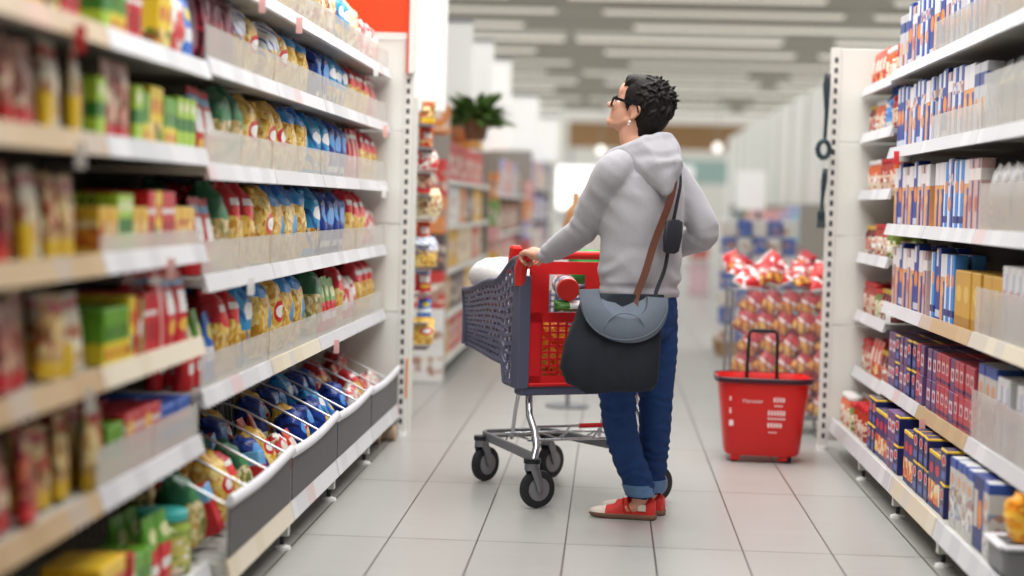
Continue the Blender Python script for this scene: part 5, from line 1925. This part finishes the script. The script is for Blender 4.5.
# red promotion box on the floor, far checkouts, bright screens
o = farpack('red', .2, .2, .22, (1.22, 24, .5), .2, 'red box on a low white stand far down the hall', 'promotion boxes')
MB_ = empty('display_stand', 'low white display stand carrying a red box far down the hall', 'stand', (1.22, 24, 0))
MB().box(-.16, .16, -.16, .16, .44, .499).build('top', WHITE, MB_)
MB().box(-.13, .13, -.13, .13, .0, .439).build('body', mat('stand_pink', '#e8c8d0', .5), MB_, bevel=.01)
BRT = mat('bright_panel', '#ffffff', .4, emis=1.6, var=.01)
PALE = mat('pale_panel_glow', '#f4f4f2', .4, emis=.1, var=.02)  # faint own glow brightens the poster too, though it is no lamp
_e = empty('light_screen', 'bright white lit screen far back behind the left arm', 'screen', (-0.7000000000000001, 42.4, 0))
MB().box(-0.6, 0.6, 0, 0.10000000000000142, 1.1, 2.1).build('panel', BRT, _e)
for _x in (-0.54, 0.54):
    MB().tube([(_x, 0.10000000000000142+.03, 0), (_x, 0.10000000000000142+.03, 2.1)], .03, 10).build('post', STEEL, _e, smooth=40)

_e = empty('poster', 'plain white poster on posts near the right wall past the pallet', 'poster', (1.58, 20.0, 0))
MB().box(-0.16000000000000003, 0.16000000000000003, 0, 0.03999999999999915, 1.18, 1.62).build('panel', PALE, _e)
for _x in (-0.10000000000000003, 0.10000000000000003):
    MB().tube([(_x, 0.03999999999999915+.03, 0), (_x, 0.03999999999999915+.03, 1.62)], .03, 10).build('post', STEEL, _e, smooth=40)

_e = empty('teal_board', 'grey teal board beneath the brown header board far back', 'board', (2.15, 41.0, 0))
MB().box(-1.15, 1.15, 0, 0.20000000000000284, 1.75, 2.3).build('panel', mat('board_teal', '#8fa8a2', .6), _e)
for _x in (-1.0899999999999999, 1.0899999999999999):
    MB().tube([(_x, 0.20000000000000284+.03, 0), (_x, 0.20000000000000284+.03, 2.3)], .03, 10).build('post', STEEL, _e, smooth=40)

for i, (x, y, z) in enumerate(((1.78, 30, 2.22), (-.2, 30, 2.12))):
    gb = empty('globe_lamp', 'small round white globe lamp far back %s' % ('right of the head' if i == 0 else 'below the chin'), 'lamp', (x, y, z))
    MB().ell((0, 0, 0), .075, 20, 14).build('globe', mat('globe_glow_%d' % i, '#fffaf0', .4, emis=1.2), gb, smooth=True)
    MB().tube([(0, 0, .09), (0, 0, 1.5)], .008, 8).build('cord', STEEL, gb)
for i, x in enumerate((-2.6, -.6, 1.2)):
    ck = empty('checkout', 'pale checkout counter at the far end, %s from the left' % ORD[i], 'checkout', (x, 38, 0), 0, 'checkout counters')
    MB().box(-.5, .5, -1.2, 1.2, 0, .85).build('counter', FARM['white'], ck, bevel=.02)
    MB().box(-.52, .52, -1.22, 1.22, .85, .9).build('belt_top', STEEL, ck, bevel=.01)
    MB().tube([(.4, .8, .9), (.4, .8, 2.0)], .03, 10).build('pole', STEEL, ck)
    MB().box(.2, .6, .7, .9, 1.8, 2.1).build('number_lamp', PALE, ck, bevel=.02)
# low racks along the right wall
far_unit('long low rack of pale mixed packets along the right white wall', 1.82, 17.0, 27, .4, [.12, .5, .88], 1.25, ['white', 'pink', 'lilac', 'blue', 'aqua', 'cream', 'green'], 1, 'right wall rack', .6)
far_unit('distant low run of reddish packets across the middle of the hall', .2, 31, 35, .5, [.12, .55, .95], 1.4, ['pink', 'red', 'white', 'lilac'], 1, 'middle far run', .5)
# tan bundle of unknown kind on a made-up post beyond the arm
tp = empty('display_post', 'thin made-up display post holding a tan bundle beyond the left arm', 'display post', (-.22, 10.2, 0))
MB().tube([(0, 0, 0), (0, 0, 1.015)], .012, 8).build('post', STEEL, tp)
MB().lathe([(.13, 0), (.13, .012)], 20).build('base', STEEL, tp, smooth=40)
bdl = MB()
for k in range(4):
    bdl.limb([(-.22 - .03 + .02 * k, 10.2, 1.05 + .01 * k), (-.22 + .01 * k, 10.19, 1.14), (-.22 + .03 - .005 * k, 10.2, 1.2 + .012 * k)], [.03, .036, .02], n=12, sub=3)
tag(bdl.build('tan_bundle', mat('bundle_tan', '#b8875c', .6, var=.3, vscale=14), smooth=True), 'tan and brown unidentified bundle on the display post beyond the left arm', 'bread')

_e = empty('header_board', 'long brown header board high at the far end of the hall', 'board', (1.55, 43.6, 0))
MB().box(-2.6500000000000004, 2.6500000000000004, 0, 0.3999999999999986, 2.62, 3.25).build('panel', BROWN, _e)
for _x in (-2.5900000000000003, 2.5900000000000003):
    MB().tube([(_x, 0.3999999999999986+.03, 0), (_x, 0.3999999999999986+.03, 3.25)], .03, 10).build('post', STEEL, _e, smooth=40)
